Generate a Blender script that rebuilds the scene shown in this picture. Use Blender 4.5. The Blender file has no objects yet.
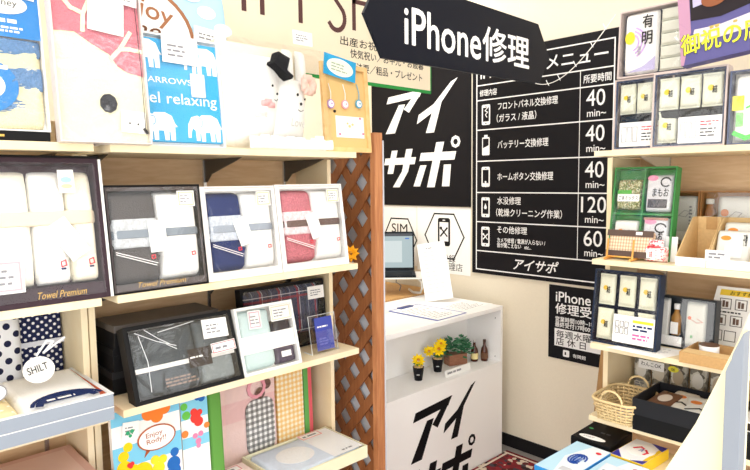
import bpy, math, random
from mathutils import Matrix, Vector
S = bpy.context.scene
C = S.collection
PI = math.pi
rad = math.radians
rnd = random.Random(7)

# ------------------------------------------------------------------ materials
def lin(h):
    if isinstance(h, tuple): r, g, b = [c/255 for c in h]
    else: r, g, b = [int(h[i:i+2], 16)/255 for i in (0, 2, 4)]
    f = lambda c: c/12.92 if c <= .04045 else ((c+.055)/1.055)**2.4
    return (f(r), f(g), f(b), 1)
_m = {}
def base(name):
    m = bpy.data.materials.new(name); m.use_nodes = True
    return m, m.node_tree, m.node_tree.nodes['Principled BSDF']
def mat(h, rough=.55, metal=0, bump=0, bscale=400, var=0, coat=0):
    """plain paint / card / plastic; bump adds a fibre surface, var a slight mottling of the colour"""
    k = (h, rough, metal, bump, bscale, var, coat)
    if k in _m: return _m[k]
    m, nt, b = base('surface'); n = nt.nodes; L = nt.links
    b.inputs['Base Color'].default_value = lin(h); b.inputs['Roughness'].default_value = rough
    b.inputs['Metallic'].default_value = metal; b.inputs['Coat Weight'].default_value = coat
    b.inputs['Specular IOR Level'].default_value = .12 if sum(lin(h)[:3]) < .15 and not coat else .3
    if bump or var:
        tc = n.new('ShaderNodeTexCoord'); no = n.new('ShaderNodeTexNoise'); no.inputs['Scale'].default_value = bscale
        no.inputs['Detail'].default_value = 3
        L.new(tc.outputs['Object'], no.inputs['Vector'])
        if bump:
            bp = n.new('ShaderNodeBump'); bp.inputs['Strength'].default_value = bump; bp.inputs['Distance'].default_value = .002
            L.new(no.outputs['Fac'], bp.inputs['Height']); L.new(bp.outputs['Normal'], b.inputs['Normal'])
        if var:
            mx = n.new('ShaderNodeMix'); mx.data_type = 'RGBA'
            c = lin(h); mx.inputs[6].default_value = tuple(max(0, x*(1-var)) for x in c[:3])+(1,)
            mx.inputs[7].default_value = tuple(min(1, x*(1+var)) for x in c[:3])+(1,)
            mr = n.new('ShaderNodeMapRange'); mr.inputs[1].default_value = .3; mr.inputs[2].default_value = .7
            L.new(no.outputs['Fac'], mr.inputs[0]); L.new(mr.outputs[0], mx.inputs[0]); L.new(mx.outputs[2], b.inputs['Base Color'])
    _m[k] = m; return m
def towel(h, var=.12): return mat(h, .95, 0, .9, 260, var)
def wood(h1, h2, sc=(1, 1, 1), rough=.5, key='w', s=9):
    k = ('wood', h1, h2, sc, rough, s)
    if k in _m: return _m[k]
    m, nt, b = base('wood'); n = nt.nodes; L = nt.links
    tc = n.new('ShaderNodeTexCoord'); mp = n.new('ShaderNodeMapping'); mp.inputs['Scale'].default_value = sc
    no = n.new('ShaderNodeTexNoise'); no.inputs['Scale'].default_value = s; no.inputs['Detail'].default_value = 5; no.inputs['Distortion'].default_value = .6
    cr = n.new('ShaderNodeValToRGB'); cr.color_ramp.elements[0].position = .35; cr.color_ramp.elements[1].position = .68
    cr.color_ramp.elements[0].color = lin(h1); cr.color_ramp.elements[1].color = lin(h2)
    L.new(tc.outputs['Object'], mp.inputs[0]); L.new(mp.outputs[0], no.inputs['Vector']); L.new(no.outputs['Fac'], cr.inputs[0])
    L.new(cr.outputs[0], b.inputs['Base Color']); b.inputs['Roughness'].default_value = rough
    _m[k] = m; return m
def dots(h1, h2, pitch, r, rot=45):
    m, nt, b = base('dotted_cloth'); n = nt.nodes; L = nt.links
    tc = n.new('ShaderNodeTexCoord'); sx = n.new('ShaderNodeSeparateXYZ'); cx = n.new('ShaderNodeCombineXYZ')
    L.new(tc.outputs['Object'], sx.inputs[0]); L.new(sx.outputs[0], cx.inputs[0]); L.new(sx.outputs[2], cx.inputs[1])
    mp = n.new('ShaderNodeMapping'); mp.inputs['Rotation'].default_value = (0, 0, rad(rot)); mp.inputs['Scale'].default_value = (1/pitch,)*3
    L.new(cx.outputs[0], mp.inputs[0])
    v = n.new('ShaderNodeTexVoronoi'); v.voronoi_dimensions = '2D'; v.inputs['Randomness'].default_value = 0; v.inputs['Scale'].default_value = 1
    L.new(mp.outputs[0], v.inputs['Vector'])
    lt = n.new('ShaderNodeMath'); lt.operation = 'LESS_THAN'; lt.inputs[1].default_value = r; L.new(v.outputs['Distance'], lt.inputs[0])
    mx = n.new('ShaderNodeMix'); mx.data_type = 'RGBA'; mx.inputs[6].default_value = lin(h1); mx.inputs[7].default_value = lin(h2)
    L.new(lt.outputs[0], mx.inputs[0]); L.new(mx.outputs[2], b.inputs['Base Color']); b.inputs['Roughness'].default_value = .9
    return m
def checks(bands_x, bands_z, base_col, px, pz):
    """woven check: bands = [(start,end,colour,weight)] over a period px / pz in metres"""
    m, nt, b = base('checked_cloth'); n = nt.nodes; L = nt.links
    tc = n.new('ShaderNodeTexCoord'); sx = n.new('ShaderNodeSeparateXYZ'); L.new(tc.outputs['Object'], sx.inputs[0])
    cur = None
    for axis, per, bands in ((0, px, bands_x), (2, pz, bands_z)):
        d = n.new('ShaderNodeMath'); d.operation = 'DIVIDE'; d.inputs[1].default_value = per; L.new(sx.outputs[axis], d.inputs[0])
        fr = n.new('ShaderNodeMath'); fr.operation = 'FRACT'; L.new(d.outputs[0], fr.inputs[0])
        for s, e, col, w in bands:
            g = n.new('ShaderNodeMath'); g.operation = 'GREATER_THAN'; g.inputs[1].default_value = s; L.new(fr.outputs[0], g.inputs[0])
            l = n.new('ShaderNodeMath'); l.operation = 'LESS_THAN'; l.inputs[1].default_value = e; L.new(fr.outputs[0], l.inputs[0])
            a = n.new('ShaderNodeMath'); a.operation = 'MULTIPLY'; L.new(g.outputs[0], a.inputs[0]); L.new(l.outputs[0], a.inputs[1])
            a2 = n.new('ShaderNodeMath'); a2.operation = 'MULTIPLY'; a2.inputs[1].default_value = w; L.new(a.outputs[0], a2.inputs[0])
            mx = n.new('ShaderNodeMix'); mx.data_type = 'RGBA'
            if cur is None: mx.inputs[6].default_value = lin(base_col)
            else: L.new(cur, mx.inputs[6])
            mx.inputs[7].default_value = lin(col); L.new(a2.outputs[0], mx.inputs[0]); cur = mx.outputs[2]
    L.new(cur, b.inputs['Base Color']); b.inputs['Roughness'].default_value = .9
    return m
def film(fac=.10, rough=.12, crinkle=.5, scale=22, tint=(1, 1, 1)):
    fac *= .38; scale *= .5; crinkle *= .35
    k = ('film', fac, rough, crinkle, scale)
    if k in _m: return _m[k]
    m = bpy.data.materials.new('clear_film'); m.use_nodes = True; nt = m.node_tree; n = nt.nodes; L = nt.links
    n.remove(n['Principled BSDF']); o = n['Material Output']
    t = n.new('ShaderNodeBsdfTransparent'); g = n.new('ShaderNodeBsdfGlossy'); g.inputs['Roughness'].default_value = rough
    ms = n.new('ShaderNodeMixShader'); ms.inputs[0].default_value = fac
    tc = n.new('ShaderNodeTexCoord'); no = n.new('ShaderNodeTexNoise'); no.inputs['Scale'].default_value = scale; no.inputs['Distortion'].default_value = 1.5
    bp = n.new('ShaderNodeBump'); bp.inputs['Strength'].default_value = crinkle; bp.inputs['Distance'].default_value = .02
    L.new(tc.outputs['Object'], no.inputs['Vector']); L.new(no.outputs['Fac'], bp.inputs['Height']); L.new(bp.outputs[0], g.inputs['Normal'])
    L.new(t.outputs[0], ms.inputs[1]); L.new(g.outputs[0], ms.inputs[2]); L.new(ms.outputs[0], o.inputs[0])
    _m[k] = m; return m
def speckle(cols, scale, rough=.9):
    """random cells in the given colours: herbs, gravel, woven rug pile"""
    k = ('sp', tuple(cols), scale)
    if k in _m: return _m[k]
    m, nt, b = base('speckle'); n = nt.nodes; L = nt.links
    tc = n.new('ShaderNodeTexCoord'); v = n.new('ShaderNodeTexVoronoi'); v.inputs['Scale'].default_value = scale
    L.new(tc.outputs['Object'], v.inputs['Vector'])
    sp = n.new('ShaderNodeSeparateColor'); L.new(v.outputs['Color'], sp.inputs[0])
    cr = n.new('ShaderNodeValToRGB'); cr.color_ramp.interpolation = 'CONSTANT'
    while len(cr.color_ramp.elements) < len(cols): cr.color_ramp.elements.new(.5)
    for i, c in enumerate(cols): cr.color_ramp.elements[i].position = i/len(cols); cr.color_ramp.elements[i].color = lin(c)
    L.new(sp.outputs[0], cr.inputs[0]); L.new(cr.outputs[0], b.inputs['Base Color']); b.inputs['Roughness'].default_value = rough
    _m[k] = m; return m

WHITE = mat('f6f5f3', .5); PAPER = mat('f8f7f5', .7); BLACK = mat('141416', .45); INK = mat('1c1c1e', .6); GREYINK = mat('8a8a90', .7)
RED = mat('d8283c', .5); GOLD = mat('c8a050', .35, .6); NAVY = mat('182a5c', .6)
PINE = wood('efdcb4', 'f6e8c8', (1, 1, 1), .5, s=6)
PINEX = wood('d2ae84', 'e0c098', (2, 2, 14), .6, s=4)
CEDAR = wood('8a5430', 'a2683e', (14, 14, 1.2), .5, s=5)
CEDARL = wood('ae7048', 'c88a5c', (14, 14, 1.2), .5, s=5)
KRAFT = mat('c49c68', .8, 0, .15, 120, .06); KRAFTL = mat('dcbc88', .8, 0, .15, 120, .05); CHROME = mat('d8dade', .25, .9)
FILM = film(); GLASSY = film(.14, .05, .05, 5)

# ------------------------------------------------------------------ geometry
class MB:
    def __init__(s): s.v = []; s.f = []
    def add(s, vs, fs):
        k = len(s.v); s.v += [tuple(p) for p in vs]; s.f += [tuple(i+k for i in f) for f in fs]; return s
    def box(s, x0, x1, y0, y1, z0, z1):
        return s.add([(x0,y0,z0),(x1,y0,z0),(x1,y1,z0),(x0,y1,z0),(x0,y0,z1),(x1,y0,z1),(x1,y1,z1),(x0,y1,z1)],
                     [(0,3,2,1),(4,5,6,7),(0,1,5,4),(1,2,6,5),(2,3,7,6),(3,0,4,7)])
    def prism(s, pts, y0, y1):          # outline in x,z, thickness along y
        n = len(pts)
        a = sum(pts[i][0]*pts[(i+1) % n][1]-pts[(i+1) % n][0]*pts[i][1] for i in range(n))
        if a < 0: pts = pts[::-1]
        vs = [(x, y0, z) for x, z in pts]+[(x, y1, z) for x, z in pts]
        return s.add(vs, [tuple(range(n)), tuple(range(2*n-1, n-1, -1))]+[(i, i+n, (i+1) % n+n, (i+1) % n) for i in range(n)])
    def prism_x(s, pts, x0, x1):        # outline in y,z, thickness along x
        n = len(pts)
        vs = [(x0, y, z) for y, z in pts]+[(x1, y, z) for y, z in pts]
        return s.add(vs, [tuple(range(n-1, -1, -1)), tuple(range(n, 2*n))]+[(i, (i+1) % n, (i+1) % n+n, i+n) for i in range(n)])
    def tube(s, pts, r, n=8, closed=False):
        P = [Vector(p) for p in pts]; m = len(P); rings = []
        for i in range(m):
            t = (P[(i+1) % m]-P[i-1]) if closed else (P[min(i+1, m-1)]-P[max(i-1, 0)])
            t.normalize(); up = Vector((0, 0, 1)) if abs(t.z) < .9 else Vector((1, 0, 0))
            a = t.cross(up).normalized(); b = a.cross(t)
            ri = r[i] if isinstance(r, (list, tuple)) else r
            rings.append([P[i]+a*math.cos(2*PI*k/n)*ri+b*math.sin(2*PI*k/n)*ri for k in range(n)])
        vs = [p for R in rings for p in R]; fs = []
        for i in range(m if closed else m-1):
            j = (i+1) % m
            fs += [(i*n+k, i*n+(k+1) % n, j*n+(k+1) % n, j*n+k) for k in range(n)]
        if not closed: fs += [tuple(range(n-1, -1, -1)), tuple((m-1)*n+k for k in range(n))]
        return s.add(vs, fs)
    def lathe(s, prof, cx=0, cy=0, n=20):
        vs = [(cx+r*math.cos(2*PI*k/n), cy+r*math.sin(2*PI*k/n), z) for r, z in prof for k in range(n)]; m = len(prof)
        fs = [(i*n+k, i*n+(k+1) % n, (i+1)*n+(k+1) % n, (i+1)*n+k) for i in range(m-1) for k in range(n)]
        fs += [tuple(range(n-1, -1, -1)), tuple((m-1)*n+k for k in range(n))]
        return s.add(vs, fs)
    def disc_y(s, cx, cz, rx, rz, y0, y1, n=28, rot=0):
        c, q = math.cos(rot), math.sin(rot)
        return s.prism([(cx+rx*math.cos(2*PI*k/n)*c-rz*math.sin(2*PI*k/n)*q, cz+rx*math.cos(2*PI*k/n)*q+rz*math.sin(2*PI*k/n)*c) for k in range(n)], y0, y1)
    def stroke(s, pts, w, y, t=.0006, closed=False):   # flat painted line in the x,z plane
        m = len(pts)
        for i in range(m if closed else m-1):
            a = Vector(pts[i]); b = Vector(pts[(i+1) % m]); d = (b-a)
            if d.length == 0: continue
            d.normalize(); nn = Vector((-d.y, d.x))*w/2; a = a-d*w*.45; b = b+d*w*.45
            s.prism([tuple(a+nn), tuple(a-nn), tuple(b-nn), tuple(b+nn)], y-t-.00002*i, y)
        return s
    def puff(s, x0, x1, z0, z1, yb, d, p=3.5, n=14, wob=0, seed=1, q=1.0):
        """cushion whose back lies at y=yb and whose front bulges to y=yb-d"""
        r = random.Random(seed); vs = []
        for j in range(n+1):
            for i in range(n+1):
                u = -1+2*i/n; v = -1+2*j/n
                u = math.copysign(abs(u)**.75, u); v = math.copysign(abs(v)**.75, v)
                h = max(0, (1-abs(u)**p))**(1/p*q)*max(0, (1-abs(v)**p))**(1/p*q)
                w = wob*(r.random()-.5) if 0 < i < n and 0 < j < n else 0
                cr = 1-.035*(abs(v)**6)*(abs(u)**3)
                vs.append(((x0+x1)/2+u*(x1-x0)/2*cr, yb-d*h+w, (z0+z1)/2+v*(z1-z0)/2*(1-.03*abs(u)**6)))
        N = (n+1)**2; vs += [(x, yb+.0005, z) for x, y, z in vs]
        fs = []
        for j in range(n):
            for i in range(n):
                a = j*(n+1)+i; fs.append((a, a+1, a+n+2, a+n+1)); fs.append((a+N, a+n+1+N, a+n+2+N, a+1+N))
        bd = [i for i in range(n)]+[n+(n+1)*j for j in range(n)]+[N-1-i for i in range(n)]+[(n+1)*(n-j) for j in range(n)]
        for k in range(len(bd)):
            a, b = bd[k], bd[(k+1) % len(bd)]; fs.append((b, a, a+N, b+N))
        return s.add(vs, fs)
    def build(s, name, m, parent=None, smooth=False, bevel=0):
        me = bpy.data.meshes.new(name); me.from_pydata(s.v, [], s.f); me.update()
        if smooth: me.polygons.foreach_set('use_smooth', [True]*len(me.polygons))
        me.materials.append(m)
        o = bpy.data.objects.new(name, me); C.objects.link(o)
        if parent: o.parent = parent
        if bevel:
            b = o.modifiers.new('b', 'BEVEL'); b.width = bevel; b.segments = 2; b.limit_method = 'ANGLE'
        return o
def tag(o, label, cat, group=None):
    o['label'] = label; o['category'] = cat
    if group: o['group'] = group
    return o
def thing(name, label, cat, loc=(0, 0, 0), yaw=0, tilt=0, roll=0, group=None):
    """tilt leans the top backwards; tilt 90 lays it on its back; roll turns it in its own face plane"""
    o = bpy.data.objects.new(name, None); C.objects.link(o); o.empty_display_size = .05
    o.matrix_world = Matrix.Translation(loc) @ Matrix.Rotation(rad(yaw), 4, 'Z') @ Matrix.Rotation(-rad(tilt), 4, 'X') @ Matrix.Rotation(rad(roll), 4, 'Y')
    return tag(o, label, cat, group)
def struct(o): o['kind'] = 'structure'; return o
def rrect(x0, x1, z0, z1, r, n=5):
    out = []
    for cx, cz, a in ((x1-r, z1-r, 0), (x0+r, z1-r, 90), (x0+r, z0+r, 180), (x1-r, z0+r, 270)):
        out += [(cx+r*math.cos(rad(a+90*k/n)), cz+r*math.sin(rad(a+90*k/n))) for k in range(n+1)]
    return out
def rot2(pts, cx, cz, a):
    c, q = math.cos(rad(a)), math.sin(rad(a))
    return [(cx+(x-cx)*c-(z-cz)*q, cz+(x-cx)*q+(z-cz)*c) for x, z in pts]
def face(parent, name, pts, m, y, t=.0008):
    return MB().prism(pts, y-t, y).build(name, m, parent)
def rect(x0, x1, z0, z1): return [(x0, z0), (x1, z0), (x1, z1), (x0, z1)]
def disc(parent, name, cx, cz, rx, rz, m, y, t=.0008, rot=0):
    return MB().disc_y(cx, cz, rx, rz, y-t, y, rot=rad(rot)).build(name, m, parent)
def text(parent, s, x0, z0, w, h, m, y, bold=0, shear=0, rot=0, name='lettering', keep=False, t=.0005):
    """lettering fitted to the box x0..x0+w, z0..z0+h on the face plane"""
    cu = bpy.data.curves.new('t', 'FONT'); cu.body = s; cu.size = 1; cu.shear = shear; cu.resolution_u = 3; cu.space_line = .95
    o = bpy.data.objects.new('t', cu); C.objects.link(o); bpy.context.view_layer.update()
    me = bpy.data.meshes.new_from_object(o); bpy.data.objects.remove(o)
    me.name = name
    xs = [v.co.x for v in me.vertices]; ys = [v.co.y for v in me.vertices]
    if not xs: return None
    a, b, c, d = min(xs), max(xs), min(ys), max(ys)
    sx = w/(b-a); sz = h/(d-c)
    if keep: sx = sz
    cr, sr = math.cos(rad(rot)), math.sin(rad(rot))
    for v in me.vertices:
        X = (v.co.x-a)*sx; Z = (v.co.y-c)*sz
        v.co = (x0+X*cr-Z*sr, y-t, z0+X*sr+Z*cr)
    if bold:
        dx = min(bold, .04)*.45*h*(1 if len(s) > 1 else 1)/max(1, s.count('\n')+1); vs = [tuple(v.co) for v in me.vertices]; fs = [tuple(p.vertices) for p in me.polygons]
        bm_ = MB()
        for k, (ox, oz) in enumerate(((0, 0), (1, .4), (-1, -.4), (.4, -1), (-.4, 1))): bm_.add([(x+ox*dx, y-.00001*k, z+oz*dx) for x, y, z in vs], fs)
        me = bpy.data.meshes.new(name); me.from_pydata(bm_.v, [], bm_.f)
    me.materials.clear(); me.materials.append(m)
    ob = bpy.data.objects.new(name, me); C.objects.link(ob); ob.parent = parent
    return ob
def prints(parent, x0, z0, w, h, n, m, y, seed=0, fill=.55, rot=0, cx=None, cz=None):
    """rows of print too small to read"""
    r = random.Random(seed+int(x0*1e4)); b = MB(); p = h/n
    for i in range(n):
        x = x0; zz = z0+h-(i+.75)*p
        end = x0+w*(.6+.4*r.random())
        while x < end-.001:
            l = min(end-x, p*(.5+r.random()*1.8))
            pts = rect(x, x+l, zz, zz+p*fill)
            if rot: pts = rot2(pts, cx, cz, rot)
            b.prism(pts, y-.0004, y); x += l+p*.35
    return b.build('fine_print', m, parent)
def price(parent, x, z, w, h, y, rot=0, border=None, seed=3, n=3):
    """price card: white slip with small print and, on some, a coloured rule round it"""
    cx, cz = x+w/2, z+h/2
    o = face(parent, 'price_tag', rot2(rect(x, x+w, z, z+h), cx, cz, rot), PAPER, y)
    if border:
        q = h*.1
        MB().stroke(rot2(rect(x+q, x+w-q, z+q, z+h-q), cx, cz, rot), h*.06, y-.0009, .0003, True).build('tag_border', border, o)
    prints(o, x+w*.15, z+h*.22, w*.68, h*.55, n, GREYINK, y-.0010, seed, .4, rot, cx, cz)
    return o
def tray(parent, w, h, d, m, t=.006, x0=0, z0=0, name='box_body', y0=0, back=None):
    """open shallow box: back plate and four walls, open to the front (-y)"""
    b = MB()
    b.box(x0, x0+t, y0, y0+d, z0, z0+h).box(x0+w-t, x0+w, y0, y0+d, z0, z0+h)
    b.box(x0+t, x0+w-t, y0, y0+d, z0, z0+t).box(x0+t, x0+w-t, y0, y0+d, z0+h-t, z0+h)
    b.box(x0+t, x0+w-t, y0+d-t, y0+d, z0+t, z0+h-t)
    return b.build(name, m, parent, bevel=.0008)
def window(parent, x0, x1, z0, z1, y, m=None, name='clear_film'):
    return MB().box(x0, x1, y, y+.0006, z0, z1).build(name, m or FILM, parent)

# ------------------------------------------------------------------ the room
YW = 2.824; XL = -3.1
WALL = mat('e6dcc8', .85, 0, .25, 90, .015)
def wallbox(name, a, m):
    return struct(MB().box(*a).build(name, m))
wallbox('wall_back', (XL-.1, 2.2, YW, YW+.1, 0, 2.75), WALL)
wallbox('wall_left', (XL-.1, XL, -2.2, YW, 0, 2.75), WALL)
wallbox('ceiling', (XL-.1, 2.2, -2.2, YW+.1, 2.75, 2.85), mat('eeeae2', .9))
FLOOR = mat('8f8c8a', .9, 0, .4, 150, .12)
wallbox('floor', (XL-.1, 2.2, -2.2, YW+.1, -.1, 0), FLOOR)
wallbox('baseboard_back', (XL, 2.2, YW-.01, YW-.0005, .0005, .069), mat('1b1a1c', .5))
# rug
RUG = speckle(['7a1420', '8c1a26', '2a1418', '7a1420', 'd8c8b4', '5a1019', '8c1a26', '3c3440'], 42)
t = thing('patterned_rug', 'dark red patterned carpet with a pale edge lying beside the white counter', 'rug', (-1.84, 2.75, 0))
MB().box(0, 1.6, -2.2, 0, .0006, .008).build('pile', RUG, t)
MB().box(0, 1.6, -.03, -.018, .0075, .0092).build('edge_stripe', mat('ddd0c0', .9), t)
MB().box(.014, .026, -2.2, -.032, .0075, .0092).build('edge_stripe', mat('ddd0c0', .9), t)
MB().box(0, 1.6, -.014, 0, .0075, .0095).build('binding', mat('6a1520', .9), t)

# ------------------------------------------------------------------ shelving (left wall unit seen from its front: local x = along the wall)
LB = [(1.588, 1.61), (1.168, 1.19), (.838, .86), (.423, .445)]
def left_unit(name, label, y0, y1, b0, b1):
    t = thing(name, label, 'shelf', (-1.70, 0, 0), 90)
    for z0, z1 in LB+[(.08, .10)]:
        MB().box(b0, b1, 0, .385, z0, z1).build('shelf_board', PINE, t, bevel=.001)
    for a in (y0, y1-.018):
        MB().box(a, a+.018, .176, .386 if a == y0 else .386, 0, 1.587).build('side_panel', PINE, t)
    MB().box(y0, y1, .3865, .40, 0, 1.70).build('back_panel', PINEX, t)
    for yy in ((b0+.035), (b0+b1)/2+.03, b1-.06):
        r = MB().box(yy-.006, yy+.006, .378, .3862, .46, 1.587).build('slotted_rail', CHROME, t)
        for z0, z1 in LB[:3]:
            MB().prism_x([(.377, z0-.0005), (.377, z0-.085), (.365, z0-.085), (.33, z0-.055), (.17, z0-.015), (.12, z0-.0005)], yy-.003, yy+.003).build('bracket', mat('5a5650', .4, .5), t)
    return t
left_unit('wooden_shelf_unit', 'pale wooden shelf unit at the left edge holding the dotted cloths', -.32, .605, -.30, .588)
left_unit('wooden_shelf_unit', 'pale wooden shelf unit beside the brown lattice, holding three towel sets', .609, 1.553, .631, 1.534)
# right unit
RB = [(1.580, 1.60), (1.188, 1.207), (.873, .893), (.598, .617)]
t = thing('wooden_shelf_unit', 'pale wooden shelf unit on the right holding the packed foods below the menu board', 'shelf', (0, 2.1, 0))
for z0, z1 in RB:
    MB().box(-1.044, -.12, 0, .40, z0, z1).build('shelf_board', PINE, t, bevel=.001)
MB().box(-1.062, -.12, -.37, .14, .478, .50).build('bottom_deck', PINE, t)
for yy in (-.35,): 
    for xx in (-1.055, -.16): MB().box(xx, xx+.03, yy, yy+.03, 0, .478).build('leg', PINE, t)
for a in (-1.064, -.12): MB().box(a, a+.019, .151, .401, 0, 1.579).build('side_panel', PINE, t)
MB().box(-1.064, -.101, .402, .414, 0, 1.72).build('back_panel', PINEX, t)
for xx in (-.93, -.52):
    MB().box(xx-.006, xx+.006, .393, .4015, .62, 1.70).build('slotted_rail', CHROME, t)
    for z0, z1 in RB[:3]:
        MB().prism_x([(.392, z0-.0005), (.392, z0-.07), (.36, z0-.06), (.2, z0-.02), (.12, z0-.0005)], xx-.003, xx+.003).build('bracket', mat('cfc4b0', .5), t)
tag(MB().prism([(-1.315, .002), (-1.10, .002), (-1.20, 1.0), (-1.225, 1.0)], 2.62, 2.64).build('leaning_board', wood('9c7444', 'b48c5a', (8, 8, 1))),
    'narrow brown wooden board standing between the wall and the right shelf unit', 'board')

# lattice screen
t = thing('lattice_screen', 'reddish brown wooden lattice screen between the left shelves and the white counter', 'screen', (-1.722, 1.65, 0))
for nm, a in (('post', (-.028, 0, 0, .042, 0, 1.69)), ('post', (-.56, -.53, 0, .042, 0, 1.69))):
    MB().box(*a).build(nm, CEDARL, t, bevel=.001)
for z in (1.655, .12): MB().box(-.529, -.029, .004, .038, z-.0, z+.03).build('rail', CEDAR, t)
X0, X1, Z0, Z1 = -.529, -.029, .151, 1.654
for sgn, ya in ((1, .012), (-1, .0215)):
    b = MB(); p = .145; w = .030
    def clip(P):
        for ax, lim, keepmore in ((0, X0, 1), (0, X1, 0), (1, Z0, 1), (1, Z1, 0)):
            o = []
            for i in range(len(P)):
                a, c = P[i-1], P[i]
                ia = (a[ax] >= lim) if keepmore else (a[ax] <= lim); ic = (c[ax] >= lim) if keepmore else (c[ax] <= lim)
                if ia != ic:
                    f = (lim-a[ax])/(c[ax]-a[ax]); o.append((a[0]+f*(c[0]-a[0]), a[1]+f*(c[1]-a[1])))
                if ic: o.append(c)
            P = o
            if not P: return P
        return P
    for k in range(-30, 31):
        c = k*p+.9+(.02 if sgn > 0 else 0)
        sl = sgn*1.16; e = (X1-X0+1)*sl
        L_ = [(X0-1, c-w-sl), (X1+1, c-w+e), (X1+1, c+w+e), (X0-1, c+w-sl)]
        P = clip(L_)
        if len(P) > 2: b.prism(P, ya, ya+.009)
    b.build('diagonal_slats', CEDAR, t)
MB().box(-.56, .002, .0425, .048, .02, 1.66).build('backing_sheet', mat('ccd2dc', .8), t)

# ------------------------------------------------------------------ white counter
t = thing('reception_counter', 'white counter with an open niche and black katakana on its front', 'counter', (-1.85, 1.72, 0), 90)
CW = mat('f7f6f5', .45)   # local x: 0..0.996 (world Y), y: depth
MB().box(0, .996, 0, .525, .803, .825).build('top', CW, t, bevel=.001)
MB().box(.98, .996, 0, .55, 0, .8025).build('side_panel', CW, t)
MB().box(0, .016, 0, .55, 0, .8025).build('side_panel', CW, t)
MB().box(.0165, .9795, .0, .55, .500, .52).build('niche_floor', CW, t)
MB().box(.0165, .9795, .0, .016, 0, .4995).build('front_panel', CW, t)
MB().box(.0165, .9795, .225, .24, .5205, .8025).build('niche_back', CW, t)
for zz in (.768, .56): MB().disc_y(.93, zz, .003, .003, .001, .002).build('screw_hole', INK, t)
# big katakana: slanted strokes
def kata(parent, ch, x0, z0, w, h, m, y, sh=.28):
    G = {'ア': [[(.02, .93), (.98, 1), (.93, .83), (.0, .76)], [(.93, 1), (1.0, 1), (.72, .48), (.55, .58), (.78, .9)], [(.38, .70), (.56, .70), (.42, .0), (.14, .0)]],
         'イ': [[(.83, 1.06), (1.0, 1.12), (.55, .5), (.0, .22), (.0, .42), (.42, .62)], [(.45, .60), (.66, .66), (.62, .0), (.36, .0)]],
         'サ': [[(.0, .78), (1.0, .78), (1.0, .6), (.0, .6)], [(.17, .98), (.36, .98), (.36, .36), (.17, .36)], [(.64, 1.0), (.84, 1.0), (.84, .42), (.66, .0), (.44, .0), (.64, .42)]],
         'ポ': [[(.0, .78), (.92, .78), (.92, .6), (.0, .6)], [(.36, 1.0), (.56, 1.0), (.56, .0), (.36, .0)], [(.05, .5), (.22, .5), (.16, .02), (-.02, .02)], [(.68, .5), (.86, .5), (.94, .02), (.75, .02)]]}
    b = MB()
    for i, pl in enumerate(G[ch]):
        b.prism([(x0+(x+sh*z*h/w)*w, z0+z*h) for x, z in pl], y-.0008-.0001*i, y)
    if ch == 'ポ':
        cx, cz, r = x0+w*.86+sh*h*.95, z0+h*.985, w*.12
        for k in range(8):
            a0, a1 = k*PI/4, (k+1)*PI/4
            b.prism([(cx+r*math.cos(a0), cz+r*math.sin(a0)), (cx+r*math.cos(a1), cz+r*math.sin(a1)), (cx+r*.5*math.cos(a1), cz+r*.5*math.sin(a1)), (cx+r*.5*math.cos(a0), cz+r*.5*math.sin(a0))], y-.0008, y)
    return b.build('lettering', m, parent)
KB = mat('0c0c10', .5)
kata(t, 'ア', .225, .185, .27, .255, KB, 0); kata(t, 'イ', .485, .215, .2, .225, KB, 0)
kata(t, 'サ', .17, -.075, .26, .22, KB, 0); kata(t, 'ポ', .44, -.07, .26, .235, KB, 0)

# ------------------------------------------------------------------ signs on the back wall (local x = world X, y=0 the face)
SB = mat('17161a', .45)
t = thing('logo_sign', 'large black wall panel with four white slanted katakana above the posters', 'sign', (-2.96, YW-.012, 1.345))
MB().box(0, .815, 0, .012, 0, .845).build('panel', SB, t, bevel=.001)
KW = mat('f4f4f4', .5)
kata(t, 'ア', .09, .46, .30, .25, KW, 0); kata(t, 'イ', .39, .445, .25, .27, KW, 0)
kata(t, 'サ', .075, .115, .27, .24, KW, 0); kata(t, 'ポ', .38, .115, .30, .27, KW, 0)
def hexa(cx, cz, r): return [(cx+r*math.cos(rad(60*k)), cz+r*1.02*math.sin(rad(60*k))) for k in range(6)]
def phone(parent, cx, cz, w, h, body, scr, y, kind=None, kmat=None):
    b = face(parent, 'phone_icon', rrect(cx-w/2, cx+w/2, cz-h/2, cz+h/2, w*.16), body, y)
    s = face(b, 'icon_screen', rect(cx-w*.36, cx+w*.36, cz-h*.33, cz+h*.35), scr, y-.0009, .0003)
    MB().disc_y(cx, cz-h*.42, w*.07, w*.07, y-.0013, y-.0009).disc_y(cx, cz+h*.42, w*.12, w*.03, y-.0013, y-.0009).build('icon_button', scr, b)
    k = MB(); yy = y-.0013
    if kind == 'tools': k.stroke([(cx-w*.26, cz-w*.26), (cx+w*.26, cz+w*.26)], w*.11, yy).stroke([(cx+w*.26, cz-w*.26), (cx-w*.2, cz+w*.2)], w*.09, yy-.0002).disc_y(cx-w*.24, cz+w*.24, w*.1, w*.1, yy-.001, yy)
    if kind == 'drop': k.prism([(cx, cz+w*.4), (cx+w*.17, cz), (cx+w*.1, cz-w*.18), (cx-w*.1, cz-w*.18), (cx-w*.17, cz)], yy-.0004, yy)
    if kind == 'crack': k.stroke([(cx+w*.2, cz+h*.33), (cx-.1*w, cz+h*.2), (cx+w*.2, cz+h*.12), (cx-w*.05, cz), (cx+w*.12, cz-h*.12)], w*.08, yy)
    if kind == 'home':
        for ox, oz in ((0, 0), (.2, .0), (-.2, 0), (0, .2), (0, -.2)): k.disc_y(cx+ox*w, cz-h*.36+oz*w, w*.11, w*.11, yy-.0006, yy)
    if kind and k.v: k.build('icon_mark', kmat or body, b)
    return b
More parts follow.
